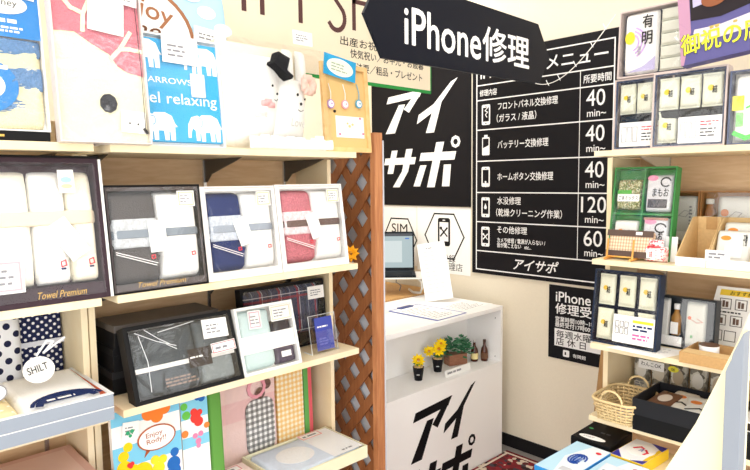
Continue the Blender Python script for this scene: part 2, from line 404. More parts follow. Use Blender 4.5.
LB_ = [('left', -2.925, -2.571, 'SIM'), ('right', -2.565, -2.148, 'fix')]
t = thing('sim_poster', 'white poster with a hexagon and the letters SIM, partly behind the laptop', 'poster', (-2.925, YW-.002, .96))
MB().box(0, .354, 0, .002, 0, .38).build('sheet', PAPER, t)
MB().stroke(hexa(.205, .165, .15), .009, 0, .0006, True).build('hexagon_outline', INK, t)
text(t, 'SIM', .135, .205, .14, .06, INK, 0, .01); text(t, '無料', .135, .135, .14, .055, INK, 0, .01); text(t, '設定', .15, .07, .11, .05, INK, 0, .01)
t = thing('phone_poster', 'white poster with a hexagon round a phone with crossed tools', 'poster', (-2.565, YW-.002, .94))
MB().box(0, .417, 0, .002, 0, .40).build('sheet', PAPER, t)
MB().stroke(hexa(.218, .225, .152), .009, 0, .0006, True).build('hexagon_outline', INK, t)
phone(t, .218, .25, .095, .17, INK, PAPER, 0, 'tools', INK)
text(t, '登録\n修理店', .20, .02, .16, .095, INK, 0, .005)
# menu board
t = thing('menu_board', 'large black repair menu board listing times in minutes on the back wall', 'sign', (-2.128, YW-.012, .968))
MB().box(0, .85, 0, .012, 0, 1.232).build('panel', SB, t, bevel=.001)
W0, W1 = .030, .822
def Zr(z): return z-.968
LWm = mat('eeeeee', .5)
b = MB()
rows = [2.157, 2.026, 1.944, 1.78, 1.606, 1.43, 1.264, 1.098]
b.stroke([(W0, .024), (W1, .024), (W1, Zr(2.155)), (W0, Zr(2.155))], .006, 0, .0006, True)
for z in rows[1:]: b.stroke([(W0, Zr(z)), (W1, Zr(z))], .006, -.0002)
b.build('ruled_frame', LWm, t)
MB().stroke([(.652, Zr(2.026)), (.652, Zr(1.098))], .003, 0).build('column_rule', LWm, t)
# titles
text(t, 'iPhone修理メニュー', .055, Zr(2.055), .735, .075, LWm, 0, .025)
text(t, '修理内容', .05, Zr(1.965), .115, .036, LWm, 0, .02)
text(t, '所要時間', .668, Zr(1.962), .14, .04, LWm, 0, .02)
RT = [('フロントパネル交換修理', '（ガラス / 液晶）', '40', 'crack'), ('バッテリー交換修理', None, '40', 'bat'), ('ホームボタン交換修理', None, '40', 'home'),
      ('水没修理', '（乾燥クリーニング作業）', '120', 'drop'), ('その他修理', None, '60', 'tools')]
WD = [.36, .31, .34, .15, .18]
for i, (a, sub, mn, ic) in enumerate(RT):
    zt = Zr(rows[2+i]); zb = Zr(rows[3+i]); zc = (zt+zb)/2
    if sub:
        text(t, a, .172, zc+.018, WD[i], .042, LWm, 0, .02); text(t, sub, .165, zc-.048, .40 if i == 3 else .245, .044, LWm, 0, .02)
    elif i == 4:
        text(t, a, .172, zc+.025, .19, .04, LWm, 0, .02)
        text(t, 'カメラ修理 / 電源が入らない /\n音が聞こえない   etc...', .172, zc-.055, .30, .055, LWm, 0, .03)
    else: text(t, a, .172, zc-.022, WD[i], .044, LWm, 0, .02)
    text(t, mn, .685 if len(mn) == 2 else .668, zc-.012, .095 if len(mn) == 2 else .128, .078, LWm, 0, .012)
    text(t, 'min~', .690, zc-.062, .095, .033, LWm, 0, .015)
    if ic == 'bat':
        bb = face(t, 'battery_icon', rrect(.068, .118, zc-.055, zc+.045, .006), LWm, 0)
        face(bb, 'battery_cap', rect(.082, .104, zc+.045, zc+.058), LWm, 0)
        face(bb, 'icon_screen', [(.074, zc-.015), (.112, zc+.0), (.112, zc+.037), (.074, zc+.037)], SB, -.0009)
    else: phone(t, .093, zc, .056, .112, LWm, SB, 0, ic, LWm)
text(t, 'アイサポ', .28, .045, .27, .062, LWm, 0, .04, .35)
# hours notice
t = thing('hours_notice', 'small black notice with opening details low on the wall by the right shelves', 'sign', (-1.633, YW-.006, .568))
MB().box(0, .42, 0, .006, 0, .385).build('panel', SB, t)
text(t, 'iPhone', .04, .302, .19, .052, LWm, 0, .03); text(t, '修理受付', .038, .238, .265, .056, LWm, 0, .03)
text(t, '営業時間10時~18時\n最終受付17時00分', .038, .168, .235, .056, LWm, 0, .03)
pl = face(t, 'white_block', rect(.035, .32, .068, .16), LWm, 0)
text(pl, '毎週水曜日\n店 休 日', .045, .075, .235, .078, INK, -.0009, .02)
face(t, 'logo_mark', rrect(.085, .12, .018, .053, .006), LWm, 0); text(t, '有隣館', .14, .022, .07, .02, LWm, 0, .02)
face(t, 'logo_cut', rect(.095, .103, .028, .043), SB, -.0009)
# gift shop banner behind the shelves
t = thing('cloth_banner', 'beige banner with brown lettering and a green hem hanging above the left shelves', 'banner', (-2.115, .35, 1.955), 90)
BE = mat('f6ead2', .85, 0, .2, 200)
MB().box(.5, 2.083, 0, .004, .012, .62).build('cloth', BE, t)
GR = mat('2f9a4a', .7)
MB().box(.5, 2.088, -.001, .005, -.004, .0115).build('hem', GR, t); MB().box(2.0835, 2.090, -.001, .005, .012, .62).build('hem', GR, t)
BR = mat('5c3c3c', .7)
b = MB(); gx = lambda Y: Y-.35
zb, zt = .227, .48
def bar(*p, w=.030): b.stroke([(gx(a), c) for a, c in p], w, 0)
G = [(.93+.10*math.cos(rad(a)), .35+.125*math.sin(rad(a))) for a in range(50, 311, 20)]+[(1.03, .33), (.96, .33)]
bar(*G, w=.022); bar((1.235, zb+.0), (1.235, zt), w=.022) if False else None
bar((1.325, zb), (1.325, zt), w=.022); bar((1.41, zb), (1.41, zt), w=.022); bar((1.41, zt), (1.53, zt), w=.022); bar((1.41, .36), (1.51, .36), w=.022)
bar((1.601, zb), (1.601, zt), w=.022); bar((1.54, zt), (1.67, zt), w=.022)
Sx = [(1.80+.048*math.cos(rad(a)), .275+.055*math.sin(rad(a))) for a in range(215, 430, 18)]+[(1.80+.048*math.cos(rad(a)), .42+.06*math.sin(rad(a))) for a in range(250, 30, -20)]
bar(*Sx, w=.020)
bar((1.905, .245), (1.905, zt), w=.022); bar((2.06, .245), (2.06, zt), w=.022); bar((1.905, .365), (2.06, .365), w=.020)
Ox = [(2.20+.075*math.cos(rad(a)), .36+.12*math.sin(rad(a))) for a in range(0, 361, 24)]; bar(*Ox, w=.022)
bar((2.33, .245), (2.33, zt), w=.022); bar((2.33, zt), (2.40, .47), (2.42, .42), (2.40, .36), (2.33, .355), w=.020)
b.build('large_lettering', BR, t)
text(t, '出産お祝・内祝い', 1.47, .160, .46, .040, INK, 0, .02); text(t, '快気祝い／お中元・お歳暮', 1.53, .110, .50, .040, INK, 0, .02)
text(t, '法事・法要／粗品・プレゼント', 1.44, .050, .58, .040, INK, 0, .02)
for xx in (.7, 1.9): MB().tube([(xx, .002, .62), (xx, .002, .795)], .001, 5).build('string', mat('cccccc'), t)
# arrow sign
t = thing('arrow_sign', 'black double-pointed hanging sign reading iPhone repair', 'sign', (-1.30, 1.21, 1.98), 90)
AR = mat('12151f', .4)
MB().prism([(0, 0), (.073, -.117), (.935, -.106), (1.013, .002), (.925, .122), (.073, .13)], 0, .012).build('panel', AR, t, bevel=.0008)
text(t, 'iPhone', .168, -.062, .385, .112, WHITE, 0, .035, 0); text(t, '修理', .565, -.060, .295, .118, WHITE, 0, .035)
for xx, zz in ((.80, .135), (.15, .12)): MB().tube([(xx, .006, zz-.02), (xx, .006, .77)], .0009, 5).build('string', mat('c8c8c8'), t)
# cord from the sign to the shelf, tied at intervals
pts = []
A = Vector((-1.305, 2.12, 1.876)); B_ = Vector((-.99, 2.13, 2.075))
for k in range(21):
    f = k/20; p = A.lerp(B_, f); p.z -= .40*f*(1-f)*(1-.45*f)*.85; pts.append(p)
t = thing('white_cord', 'thin white cord sagging from the arrow sign to the food shelf', 'cord', tuple(A))
L_ = [p-A for p in pts]
MB().tube(L_, .0016, 6).build('wire', mat('e4e0d8', .5), t)
for k in (4, 7, 11, 15, 18):
    p = L_[k]; MB().tube([p+Vector((-.012, -.002, .014)), p+Vector((.0, -.002, -.008))], .0014, 5).build('tie', WHITE, t)

# ================================================================== LEFT SHELVES
S1, S2, S3, S4 = 1.6105, 1.1905, .8605, .4455
def L(name, label, cat, y, z, x=-1.715, tilt=6, roll=0, group=None, yaw=90):
    return thing(name, label, cat, (x, y, z), yaw, tilt, roll, group)
LBL = mat('fafaf8', .6)
# --- top shelf
t = L('flat_box', 'flat black box lid under the blue and cream beach towel pack', 'box', .05, S1, -1.71, 0)
MB().box(0, .436, 0, .25, 0, .024).build('lid', BLACK, t, bevel=.001)
prints(t, .30, .007, .05, .010, 1, GOLD, 0, 2)
t = L('towel_pack', 'blue and cream shaggy towel pack standing on the flat black lid', 'towel', .05, S1+.025, -1.715, 7)
tray(t, .44, .42, .03, WHITE, .004)
SH = towel('e9dfb8', .10); DN = towel('5f87b4', .25)
MB().puff(.006, .434, .006, .235, .02, .016, 8, 26, .003, 4).build('cream_pile', SH, t, True)
for i, (a, b_, c, d) in enumerate(((.33, .44, .105, .165), (.15, .40, .045, .085), (.20, .44, .19, .235), (.0, .10, .06, .14))):
    MB().puff(a+.006 if a < .01 else a, min(b_, .434), c, d, .012, .012, 2.5, 14, .006, i).build('denim_pile', DN, t, True)
CB = mat('1d7fc8', .5)
bl = face(t, 'blue_header', rect(.004, .436, .235, .416), CB, .001)
face(bl, 'light_band', [(.004, .33), (.30, .36), (.436, .40), (.436, .416), (.004, .416)], mat('4aa0dc', .5), 0)
disc(bl, 'name_oval', .355, .318, .055, .026, PAPER, -.001); text(bl, 'Disney', .318, .308, .07, .022, INK, -.002, 0, .1)
prints(bl, .335, .268, .06, .012, 1, PAPER, 0, 9, .8); prints(bl, .335, .245, .075, .018, 2, PAPER, 0, 5)
ar = disc(t, 'round_label', .29, .11, .085, .07, CB, .0); disc(ar, 'label_disc', .315, .11, .030, .030, PAPER, -.001); prints(ar, .298, .096, .034, .026, 3, RED, -.002, 4)
prints(ar, .31, .148, .045, .014, 1, PAPER, -.001, 6, .7)
price(t, .345, .338, .085, .062, -.003, -6, None, 3)
window(t, .004, .436, .004, .416, -.0045)

t = L('towel_box', 'narrow clear-fronted box with a rose and cream towel bearing a dark oval spot', 'towel', .500, S1, -1.675, 6)
tray(t, .24, .44, .035, mat('d8d0cc', .3), .005)
CR = towel('f3eccb', .05); RO = towel('d07a88', .14)
MB().box(.006, .234, .014, .028, .006, .434).build('cream_towel', CR, t)
face(t, 'rose_area', [(.006, .29), (.06, .294), (.105, .265), (.145, .245), (.165, .215), (.19, .20), (.234, .192), (.234, .434), (.006, .434)], RO, .014, .002)
b = MB()
for q in ([(.02, .434), (.03, .385), (.055, .355), (.085, .345), (.11, .40), (.115, .434)], [(.085, .345), (.08, .30)], [(.15, .235), (.175, .262), (.20, .265), (.234, .262)], [(.175, .262), (.205, .31)]): b.stroke(q, .011, .0115, .0015)
b.build('cream_piping', CR, t)
MB().disc_y(.132, .11, .023, .026, .009, .0135, 9).build('dark_spot', towel('262a34', .3), t)
c = face(t, 'white_card', rot2(rect(.16, .228, .032, .092), .19, .06, -3), PAPER, .008); MB().disc_y(.183, .058, .0025, .003, .0065, .007).disc_y(.206, .056, .0025, .003, .0065, .007).build('card_dots', INK, c)
face(t, 'hang_card', rot2(rect(.095, .19, .30, .40), .14, .35, -5), PAPER, .006)
price(t, .155, .385, .075, .045, .003, -6, None, 6)
MB().tube([(.222, .004, .43), (.226, .003, .2), (.224, .003, .04)], .001, 5).tube([(.22, .003, .045), (.229, .003, .03)], .004, 6).build('cord', INK, t)
window(t, .005, .235, .005, .435, -.001)

def elephant(parent, x, z, s, m, y, flip=1):
    P = [(.0, .30), (.02, .62), (.12, .88), (.30, .96), (.36, .90), (.42, .98), (.70, 1.0), (.88, .88), (.95, .62), (1.02, .50), (.97, .48), (.95, .55), (.94, .0), (.82, .0), (.81, .32), (.78, .32), (.77, .0), (.66, .0), (.64, .34), (.50, .34), (.49, .0), (.38, .0), (.37, .30), (.34, .30), (.33, .02), (.23, .02), (.22, .40), (.14, .48), (.09, .30), (.08, .12), (.0, .12)]
    P = [(x+(a if flip > 0 else 1-a)*s, z+c*s*.72) for a, c in P]
    # concave outline: build as a fan-safe prism (Blender tessellates the n-gon)
    o = face(parent, 'elephant_print', P, m, y)
    MB().stroke([(x+(.36+.08*math.cos(a))*s, z+(.70+.16*math.sin(a))*s*.72) for a in [i*.6-1.6 for i in range(7)]], .002, y-.0008, .0003).build('ear_line', mat('4aa8dc'), o)
    return o
t = L('towel_box', 'bright blue towel pack printed with white elephants and white lettering', 'towel', .57, S1, -1.765, 6)
tray(t, .455, .345, .03, WHITE, .006); BLU = towel('46aee4', .08)
MB().box(.007, .448, .008, .024, .018, .330).build('blue_towel', BLU, t)
EW = mat('f6f8fa', .9, 0, .3, 260)
for x, z in ((.145, .240), (.335, .235), (.176, .022), (.330, .022), (.02, .022)): elephant(t, x, z, .118, EW, .0075)
text(t, 'UNITED ARROWS', .085, .196, .27, .018, EW, .0075, .01); text(t, 'green label relaxing', .012, .124, .425, .044, EW, .0075, .012)
MB().puff(.350, .400, .160, .235, .004, .006, 2.2, 10).build('hanging_charm', mat('f2f4f4', .5), t, True)
price(t, .262, .258, .118, .080, -.002, -1, None, 8)
window(t, .006, .449, .006, .339, -.0005, film(.05, .15, .3, 10))
t = L('towel_pack', 'pale blue cloud-printed pack with a big white circle behind the elephant pack', 'towel', .60, S1, -1.90, 4)
MB().puff(0, .56, 0, .56, .045, .045, 6, 16, .004, 2).build('printed_pouch', mat('b4ddf2', .5), t, True)
ci = disc(t, 'white_circle', .195, .36, .205, .165, WHITE, -.003); b = MB()
b.stroke([(.195+.207*math.cos(rad(a)), .36+.168*math.sin(rad(a))) for a in range(-30, 100, 9)], .012, -.0045, .001); b.build('brown_outline', mat('a06a48', .6), ci)
text(ci, 'Enjoy', .13, .425, .20, .075, mat('a06a48', .6), -.0045, .03, 0, -12); text(ci, 'time', .13, .365, .16, .045, mat('6a4028', .6), -.0045, .03, .3, -4)
for x, z in ((.46, .47), (.41, .52), (.52, .42)): disc(t, 'cloud_print', x, z, .035, .022, WHITE, -.002)
price(t, .405, .345, .12, .07, -.006, -5, None, 9)
# white plush pair in a clear bag
t = L('gift_bag', 'clear gift bag with two white plush figures, one in a black top hat', 'gift bag', .930, S1, -1.735, 3); t.matrix_world = t.matrix_world @ Matrix.Diagonal((1, 1, 1.06, 1))
PL = towel('fbfaf6', .02); FT = mat('f7f6f2', .9)
MB().box(.10, .44, .075, .105, .0, .345).build('backing_card', mat('f3ead6', .7), t)
MB().puff(.100, .22, .01, .30, .09, .05, 3, 16, .004, 5).build('white_cloth', PL, t, True)
def plush(name, cx, h, w, lean, seed):
    b = MB(); b.puff(cx-w/2, cx+w/2, .02, h, .074, .07, 2.4, 16, .002, seed)
    b.v = [(x+lean*z, y, z) for x, y, z in b.v]
    return b.build(name, PL, t, True)
f1 = plush('plush_figure', .215, .315, .155, .16, 3); f2 = plush('plush_figure', .345, .25, .15, .10, 4)
for x in (.355, .41): MB().puff(x, x+.035, .21, .345, .06, .03, 2.5, 10).build('ear', PL, f2, True)
INKe = mat('1a1a1e', .4)
b = MB().disc_y(.268, .205, .003, .004, -.001, .002).disc_y(.285, .18, .003, .004, -.001, .002).stroke([(.272, .16), (.280, .157), (.286, .163)], .002, 0); b.build('face', INKe, f1)
b = MB().disc_y(.372, .185, .004, .005, -.001, .002).disc_y(.384, .155, .004, .005, -.001, .002).disc_y(.402, .172, .003, .004, -.001, .002).stroke([(.37, .135), (.38, .130), (.392, .134)], .002, 0); b.build('face', INKe, f2)
hb = MB().prism(rot2(rect(.275, .325, .262, .305), .3, .28, -20), -.02, .02)
hb.prism(rot2(rect(.258, .342, .250, .262), .3, .256, -32), -.026, .026); hb.build('top_hat', mat('1e1e22', .7), f1)
b = MB()
for k in range(9):
    a = k*.7; b.puff(.425+.02*math.cos(a)-.014, .425+.02*math.cos(a)+.014, .222+.022*math.sin(a)-.014, .222+.022*math.sin(a)+.014, .004, .012, 2, 6)
b.build('flower', mat('f6cfc0', .8), f2, True)
b = MB()
for x, z in ((.235, .148), (.262, .143), (.25, .154)): b.puff(x-.014, x+.014, z-.009, z+.009, .004, .01, 2, 6)
b.build('pink_bow', mat('f2b8b8', .8), f1, True)
text(f2, 'Love', .335, .08, .06, .028, mat('c8c8c4'), -.001, 0, .2, -4); text(f1, 'Love', .19, .10, .05, .022, mat('c8c8c4'), -.001, 0, .2, 4)
b = MB()
for k in range(16): b.puff(.16+k*.021, .20+k*.021, .0, .035+.02*rnd.random(), -.008, .012, 2, 6)
b.build('tulle', mat('fbfbfa', .9), t, True)
MB().box(.095, .50, -.022, -.0215, .0, .335).build('clear_film', film(.13, .15, .8, 14), t)
price(t, .36, .35, .085, .045, -.004, 0, None, 10)
# cork board
t = L('cork_board', 'small wooden-framed cork board with cards and three hanging charms at the shelf end', 'board', 1.408, S1+.0, -1.722, 4)
FW = wood('e3b878', 'eec88c', (3, 3, 3), .5)
b = MB(); w, h, f = .228, .328, .018
b.prism([(0, 0), (w, 0), (w-f, f), (f, f)], 0, .015).prism([(0, h), (w, h), (w-f, h-f), (f, h-f)], 0, .015).prism([(0, 0), (f, f), (f, h-f), (0, h)], 0, .015).prism([(w, 0), (w-f, f), (w-f, h-f), (w, h)], 0, .015)
b.build('frame', FW, t, bevel=.001)
MB().box(.0175, w-.0175, .008, .013, .0175, h-.0175).build('cork', mat('e2bd7e', .9, 0, .4, 500, .12), t)
c = face(t, 'blue_card', rot2(rect(.010, .165, .272, .350), .09, .31, -8), mat('2ba6dc', .5), -.001)
MB().disc_y(.088, .311, .064, .032, -.0026, -.0019, rot=rad(-8)).build('card_oval', mat('f4f6e6', .6), c); prints(c, .045, .293, .085, .034, 3, mat('a8b8a0'), -.0028, 2, .4, -8, .088, .311)
for i, (x, z, col) in enumerate(((.035, .175, 'b890c8'), (.105, .178, 'e8a8b8'), (.175, .185, '58a8c8'))):
    c = MB().tube([(x-.004, .004, z+.075), (x+.002, .0, z+.04), (x, .0, z+.016)], .0018, 5).build('charm_strap', mat(('e8e0d0', 'f0ece4', '58a8c8')[i], .6), t)
    d = disc(c, 'charm', x, z, .0165, .0165, mat(col, .4), .004, .004); disc(d, 'charm_face', x, z, .012, .012, PAPER, -.0005); disc(d, 'charm_dot', x+.003, z+.001, .004, .004, mat(col, .4), -.0016)
disc(t, 'pin', .055, .15, .005, .005, INK, .007, .004)
c = face(t, 'white_card', rect(.058, .198, .055, .135), PAPER, .007)
for x, z, q in ((.125, .098, .007), (.140, .105, .006), (.115, .108, .005)): disc(c, 'card_print', x, z, q, q*.8, mat('eccb90'), .006)
for x, z in ((.075, .067), (.18, .13), (.192, .072)): disc(c, 'card_print', x, z, .006, .004, mat('e87898'), .006)

# --- second shelf: towel sets
def gold_script(p, s, x, z, w, h, y): return text(p, s, x, z, w, h, GOLD, y, 0, .35)
PLUM = mat('3c2c34', .35)
t = L('towel_gift_box', 'large plum-dark box of thick cream and white rolled towels, biggest on the left shelf', 'towel set', .245, S2, -1.705, 8)
tray(t, .370, .385, .055, PLUM, .014)
MB().box(.3705, .378, .0, .06, 0, .383).build('outer_sleeve', WHITE, t); MB().box(.014, .356, .005, .012, .014, .045).build('lower_rim', PLUM, t)
MB().box(-.003, .373, -.001, .055, .3855, .391).build('top_edge', BLACK, t)
for i, (a, c, col) in enumerate(((.018, .10, 'f6f2e4'), (.100, .195, 'f8f4e6'), (.195, .282, 'fcfcfa'), (.282, .353, 'f7f0dc'))):
    r = MB().puff(a, c, .05, .355, .045, .042, 3.2, 14, .0015, i).build('rolled_towel', towel(col, .03), t, True)
    MB().puff(a+.003, c-.002, .05, .13, .04, .042, 3.2, 10, .001, i).build('towel_fold', towel(col, .03), r, True)
    if i > 1: o = MB().stroke([(c-.030, .095), (c-.018, .098), (c-.020, .112), (c-.031, .108)], .003, -.003, .0006, True).build('woven_mark', RED, r); face(r, 'woven_mark', rect(c-.032, c-.02, .087, .092), NAVY, -.003)
MB().puff(.02, .352, .205, .245, .012, .014, 12, 14).build('paper_band', mat('e6d6bc', .7), t, True)
face(t, 'hang_card', rot2(rect(.245, .300, .115, .225), .278, .17, 32), PAPER, -.008)
c = face(t, 'picture_card', rot2(rect(.262, .302, .290, .352), .28, .32, 1), PAPER, -.006); disc(c, 'card_print', .282, .325, .014, .008, mat('a8dcf0'), -.007); disc(c, 'card_print', .282, .308, .014, .006, mat('ecd0a4'), -.007)
gold_script(t, 'Towel Premium', .19, .016, .12, .018, .0045)
price(t, .070, .040, .09, .085, -.010, 0, mat('e8b0b8'), 11)
window(t, .014, .356, .014, .371, -.0115, film(.05, .12, .4, 14))
def towel_set(y, w, h, x, label, wall, rim, c1, script, tilt=8, seed=0, band='7d8893', sleeve='c4c8cc', outer=None):
    t = L('towel_gift_box', label, 'towel set', y, S2, x, tilt, group='two-roll towel gift boxes')
    tray(t, w, h, .05, wall, .005)
    b = MB(); k = .011
    b.prism([(.0055, .0055), (w-.0055, .0055), (w-.0055, .026), (.0055, .026)], .004, .006).box(.0055, k, .004, .006, .0265, h-.0055).box(w-k, w-.0055, .004, .006, .0265, h-.0055).box(k, w-k, .004, .006, h-.016, h-.0055)
    b.build('inner_rim', rim, t)
    m = w*.50
    a = MB().puff(k+.002, m+.008, .027, h-.017, .042, .036, 4, 16, .001, seed).build('rolled_towel', towel(c1, .38), t, True)
    b2 = MB().puff(m+.006, w-k-.002, .027, h-.017, .042, .036, 4, 16, .001, seed+1).build('rolled_towel', towel('fbfbf8', .02), t, True)
    s = MB().puff(k+.003, m+.007, h*.40, h*.70, .040, .037, 10, 14).build('patterned_sleeve', mat(sleeve, .8, 0, .3, 110, .20), t, True)
    MB().puff(k+.003, w-k-.003, h*.50, h*.585, .014, .014, 12, 12).build('paper_band', mat(band, .5), t, True)
    # turned flap with its two pale stripes
    fl = face(a, 'towel_flap', [(k+.006, h*.40), (m, h*.33), (m-.012, h*.22), (k+.006, h*.37)], towel(c1, .38), .003, .003)
    MB().stroke([(k+.008, h*.365), (m-.014, h*.235)], .0022, -.0005).stroke([(k+.008, h*.385), (m-.010, h*.255)], .0022, -.0005).build('woven_stripe', WHITE, fl)
    for xx in (m-.026, w-k-.035):
        q = MB().stroke([(xx, h*.30), (xx+.010, h*.305), (xx+.009, h*.335), (xx-.001, h*.33)], .003, -.001, .0006, True).build('woven_mark', RED, a if xx < m else b2)
    face(t, 'hang_card', rot2(rect(m-.030, m+.022, h*.36, h*.66), m, h*.5, (2 if wall is BLACK else 16)), PAPER, -.0035)
    price(t, w-.078, h-.068, .055, .048, -.003, 0, mat('e8d088'), seed+20)
    if script: gold_script(t, script, w*.25, .0135, w*.5, .015, .0035)
    window(t, .008, w-.008, .008, h-.008, -.007, film(.07, .12, .6, 16))
    if outer: MB().box(-.010, -.0005, .0, .052, 0, h).build('outer_sleeve', outer, t)
    return t
towel_set(.622, .292, .310, -1.705, 'black towel gift box with a charcoal roll and a white roll, gold script below', BLACK, mat('4a4040', .35), '4a4543', 'Towel Premium', seed=1)
towel_set(.928, .270, .302, -1.715, 'white towel gift box with a navy roll beside a white roll', mat('f2f0ee', .4), mat('e8e6e4', .4), '142c66', None, seed=3, sleeve='c8d0dc', band='9aa4b2', outer=mat('f4f2f0', .4))
towel_set(1.212, .292, .305, -1.715, 'white towel gift box with a rose pink roll, rightmost of the towel sets', mat('f4f2f0', .4), mat('e8e6e4', .4), 'c4747f', None, seed=5, sleeve='ecd6da', band='6e5c58', outer=mat('f4f2f0', .4))
# small flower behind the pink set
def bloom(parent, x, y, z, r, m, seed=0, mc=None, n=9, tiltv=(0, -1, .35)):
    T = Vector(tiltv).normalized(); a = T.cross(Vector((1, 0, 0))).normalized(); bq = T.cross(a); b = MB(); c0 = Vector((x, y, z)); rr = random.Random(seed)
    for ring, (rs, lift) in enumerate(((1, .0), (.7, .25))):
        for k in range(n):
            an = 2*PI*(k+.5*ring)/n+rr.random()*.2; d = a*math.cos(an)+bq*math.sin(an); s = d.cross(T)
            p0 = c0+d*r*.15; p1 = c0+d*r*.6*rs+s*r*.22+T*r*lift; p2 = c0+d*r*rs+T*r*(lift+.15); p3 = c0+d*r*.6*rs-s*r*.22+T*r*lift
            b.add([p0, p1, p2, p3, p0-T*.0008, p1-T*.0008, p2-T*.0008, p3-T*.0008], [(0, 1, 2, 3), (7, 6, 5, 4), (0, 4, 5, 1), (1, 5, 6, 2), (2, 6, 7, 3), (3, 7, 4, 0)])
    o = b.build('flower', m, parent)
    MB().lathe([(.0005, c0.z), (r*.22, c0.z+.001), (r*.2, c0.z+r*.25), (.0005, c0.z+r*.3)], c0.x, c0.y-r*.1, 10).build('flower_centre', mc or mat('c88a20'), o)
    return o
t = thing('artificial_flower', 'small orange yellow flower peeking out at the end of the second shelf', 'flower', (-1.80, 1.526, S2))
MB().tube([(0, 0, 0), (.0, .015, .01), (.005, .045, .022)], .002, 6).build('stem', mat('3f7a34'), t); bloom(t, .01, .052, .026, .036, mat('f4a818', .6), 3, tiltv=(1, -.6, .3))

# --- third shelf
t = L('dotted_cloth', 'white cushion-like cloth with large navy dots at the far left of the third shelf', 'cloth', .14, S3+.0, -1.99, 2)
MB().puff(0, .325, .0, .27, .05, .05, 5, 18, .002).build('folded_cloth', dots('e6e9f0', '10163c', .036, .27), t, True)
t = L('dotted_cloth', 'navy cloth with small white dots standing behind the white tag', 'cloth', .455, S3, -2.045, 2)
MB().puff(0, .135, .0, .32, .03, .03, 8, 12, .001).build('folded_cloth', dots('101a48', 'f4f4f8', .017, .26), t, True)
MB().box(-.002, .137, -.004, -.001, .145, .16).build('white_band', mat('dfe2ee', .6), t)
face(L('paper_backing', 'pale grey card leaning behind the dotted cloths', 'card', .50, S3, -2.055, 2), 'card_sheet', [(0, 0), (.092, 0), (.045, .30), (0, .31)], mat('d6dad6', .7), 0, .004)
GB = mat('9aa4b2', .45); GBW = mat('f4f5f6', .5); ORG = mat('f0703c', .5)
def grey_box(z, lbl):
    t = L('gift_box', lbl, 'box', -.02, z, -1.655, 0, group=None)
    MB().box(0, .610, 0, .010, 0, .034).build('front_wall', GB, t); MB().box(0, .600, .0105, .33, 0, .006).build('bottom', GBW, t)
    MB().box(.600, .610, .0105, .33, 0, .034).build('side_wall', ORG, t); MB().box(0, .600, .32, .33, .0065, .034).build('back_wall', GBW, t)
    MB().box(0, .611, -.0005, .012, .0341, .0365).build('white_lip', GBW, t); MB().box(.5985, .6105, .0125, .33, .0341, .0365).build('white_lip', GBW, t)
    MB().box(.61, .6105, .02, .32, .008, .030).build('orange_edge', ORG, t)
    return t
t = grey_box(S3+.0, 'closed pale grey gift box, lower of the two stacked at the left'); MB().box(.001, .598, .013, .319, .028, .033).build('inner_lid', GBW, t)
t = grey_box(S3+.0375, 'open grey gift box with folded cloths, upper of the two stacked')
c = thing('folded_cloth', 'cream handkerchief with pale dots lying in the open grey box', 'cloth', (-1.670, .02, S3+.078), 90, 88)
MB().puff(0, .36, 0, .27, .03, .028, 10, 14, .001).build('cloth_body', dots('f3dfae', 'fbf6e6', .032, .17), c, True)
c2 = thing('folded_cloth', 'white cloth with a navy crest lying in the open grey box', 'cloth', (-1.669, .375, S3+.078), 90, 88)
MB().puff(0, .20, 0, .28, .03, .03, 10, 14, .001).build('cloth_body', towel('fbfbfa', .02), c2, True)
b = MB()
for r_, w_ in ((.085, .010), (.068, .018)): b.stroke([(.105+r_*math.cos(rad(a)), -.01+r_*.9*math.sin(rad(a))) for a in range(12, 170, 12)], w_, -.003)
b.build('navy_crest', NAVY, c2); face(c2, 'navy_crest', rect(.04, .17, .008, .035), NAVY, -.0035)
prints(c2, .06, .012, .09, .018, 1, WHITE, -.0045, 2, .6)
t = thing('round_tag', 'round white tag with handwriting tied with ribbon to the dotted cloth', 'tag', (-1.79, .450, S3+.095), 90, 20)
disc(t, 'tag_disc', .0, .045, .040, .036, PAPER, .002); text(t, 'SHILT', -.027, .034, .052, .020, INK, 0, .01, 0, 10)
MB().stroke([(.0, .085), (.03, .12), (.045, .115), (.02, .09)], .006, .001).stroke([(.02, .09), (.075, .12)], .006, .0008).build('ribbon', mat('eef0f6', .5), t)
t = thing('round_tag', 'small round white badge on the dotted cloth at the left edge', 'tag', (-1.76, .335, S3+.085), 90, 25)
disc(t, 'tag_disc', 0, .025, .028, .022, PAPER, .004, .004); MB().stroke([(.028*math.cos(rad(a)), .025+.022*math.sin(rad(a))) for a in range(0, 360, 20)], .003, -.0005, .0004, True).build('badge_rim', GREYINK, t)
# black display stack
for k in range(3):
    t = L('black_box', ('lowest', 'middle', 'topmost')[k]+' of the three black boxes stacked behind the charcoal towel box', 'box', .655+.004*k, S3+.072*k, -1.84+.006*k, 0)
    MB().box(0, .345, 0, .16, 0, .068).build('box_body', mat('171719', .5), t, bevel=.001)
    MB().box(-.001, .346, -.001, .161, .050, .0715).build('lid', mat(('2a2a2c', '1a1a1c', '5a5450')[k], .45), t, bevel=.001)
t = L('towel_gift_box', 'black box with charcoal towels, crinkled clear cover and a red-edged price slip', 'towel set', .668, S3, -1.700, 20)
tray(t, .358, .232, .05, mat('1a1a1c', .4), .013)
MB().puff(.015, .225, .015, .217, .04, .03, 6, 14, .002, 4).build('folded_towel', towel('3a4248', .2), t, True)
MB().puff(.222, .343, .015, .100, .04, .03, 5, 12, .002, 5).build('folded_towel', towel('7e8688', .2), t, True)
MB().puff(.222, .343, .100, .217, .04, .03, 5, 12, .002, 6).build('folded_towel', towel('565e62', .2), t, True)
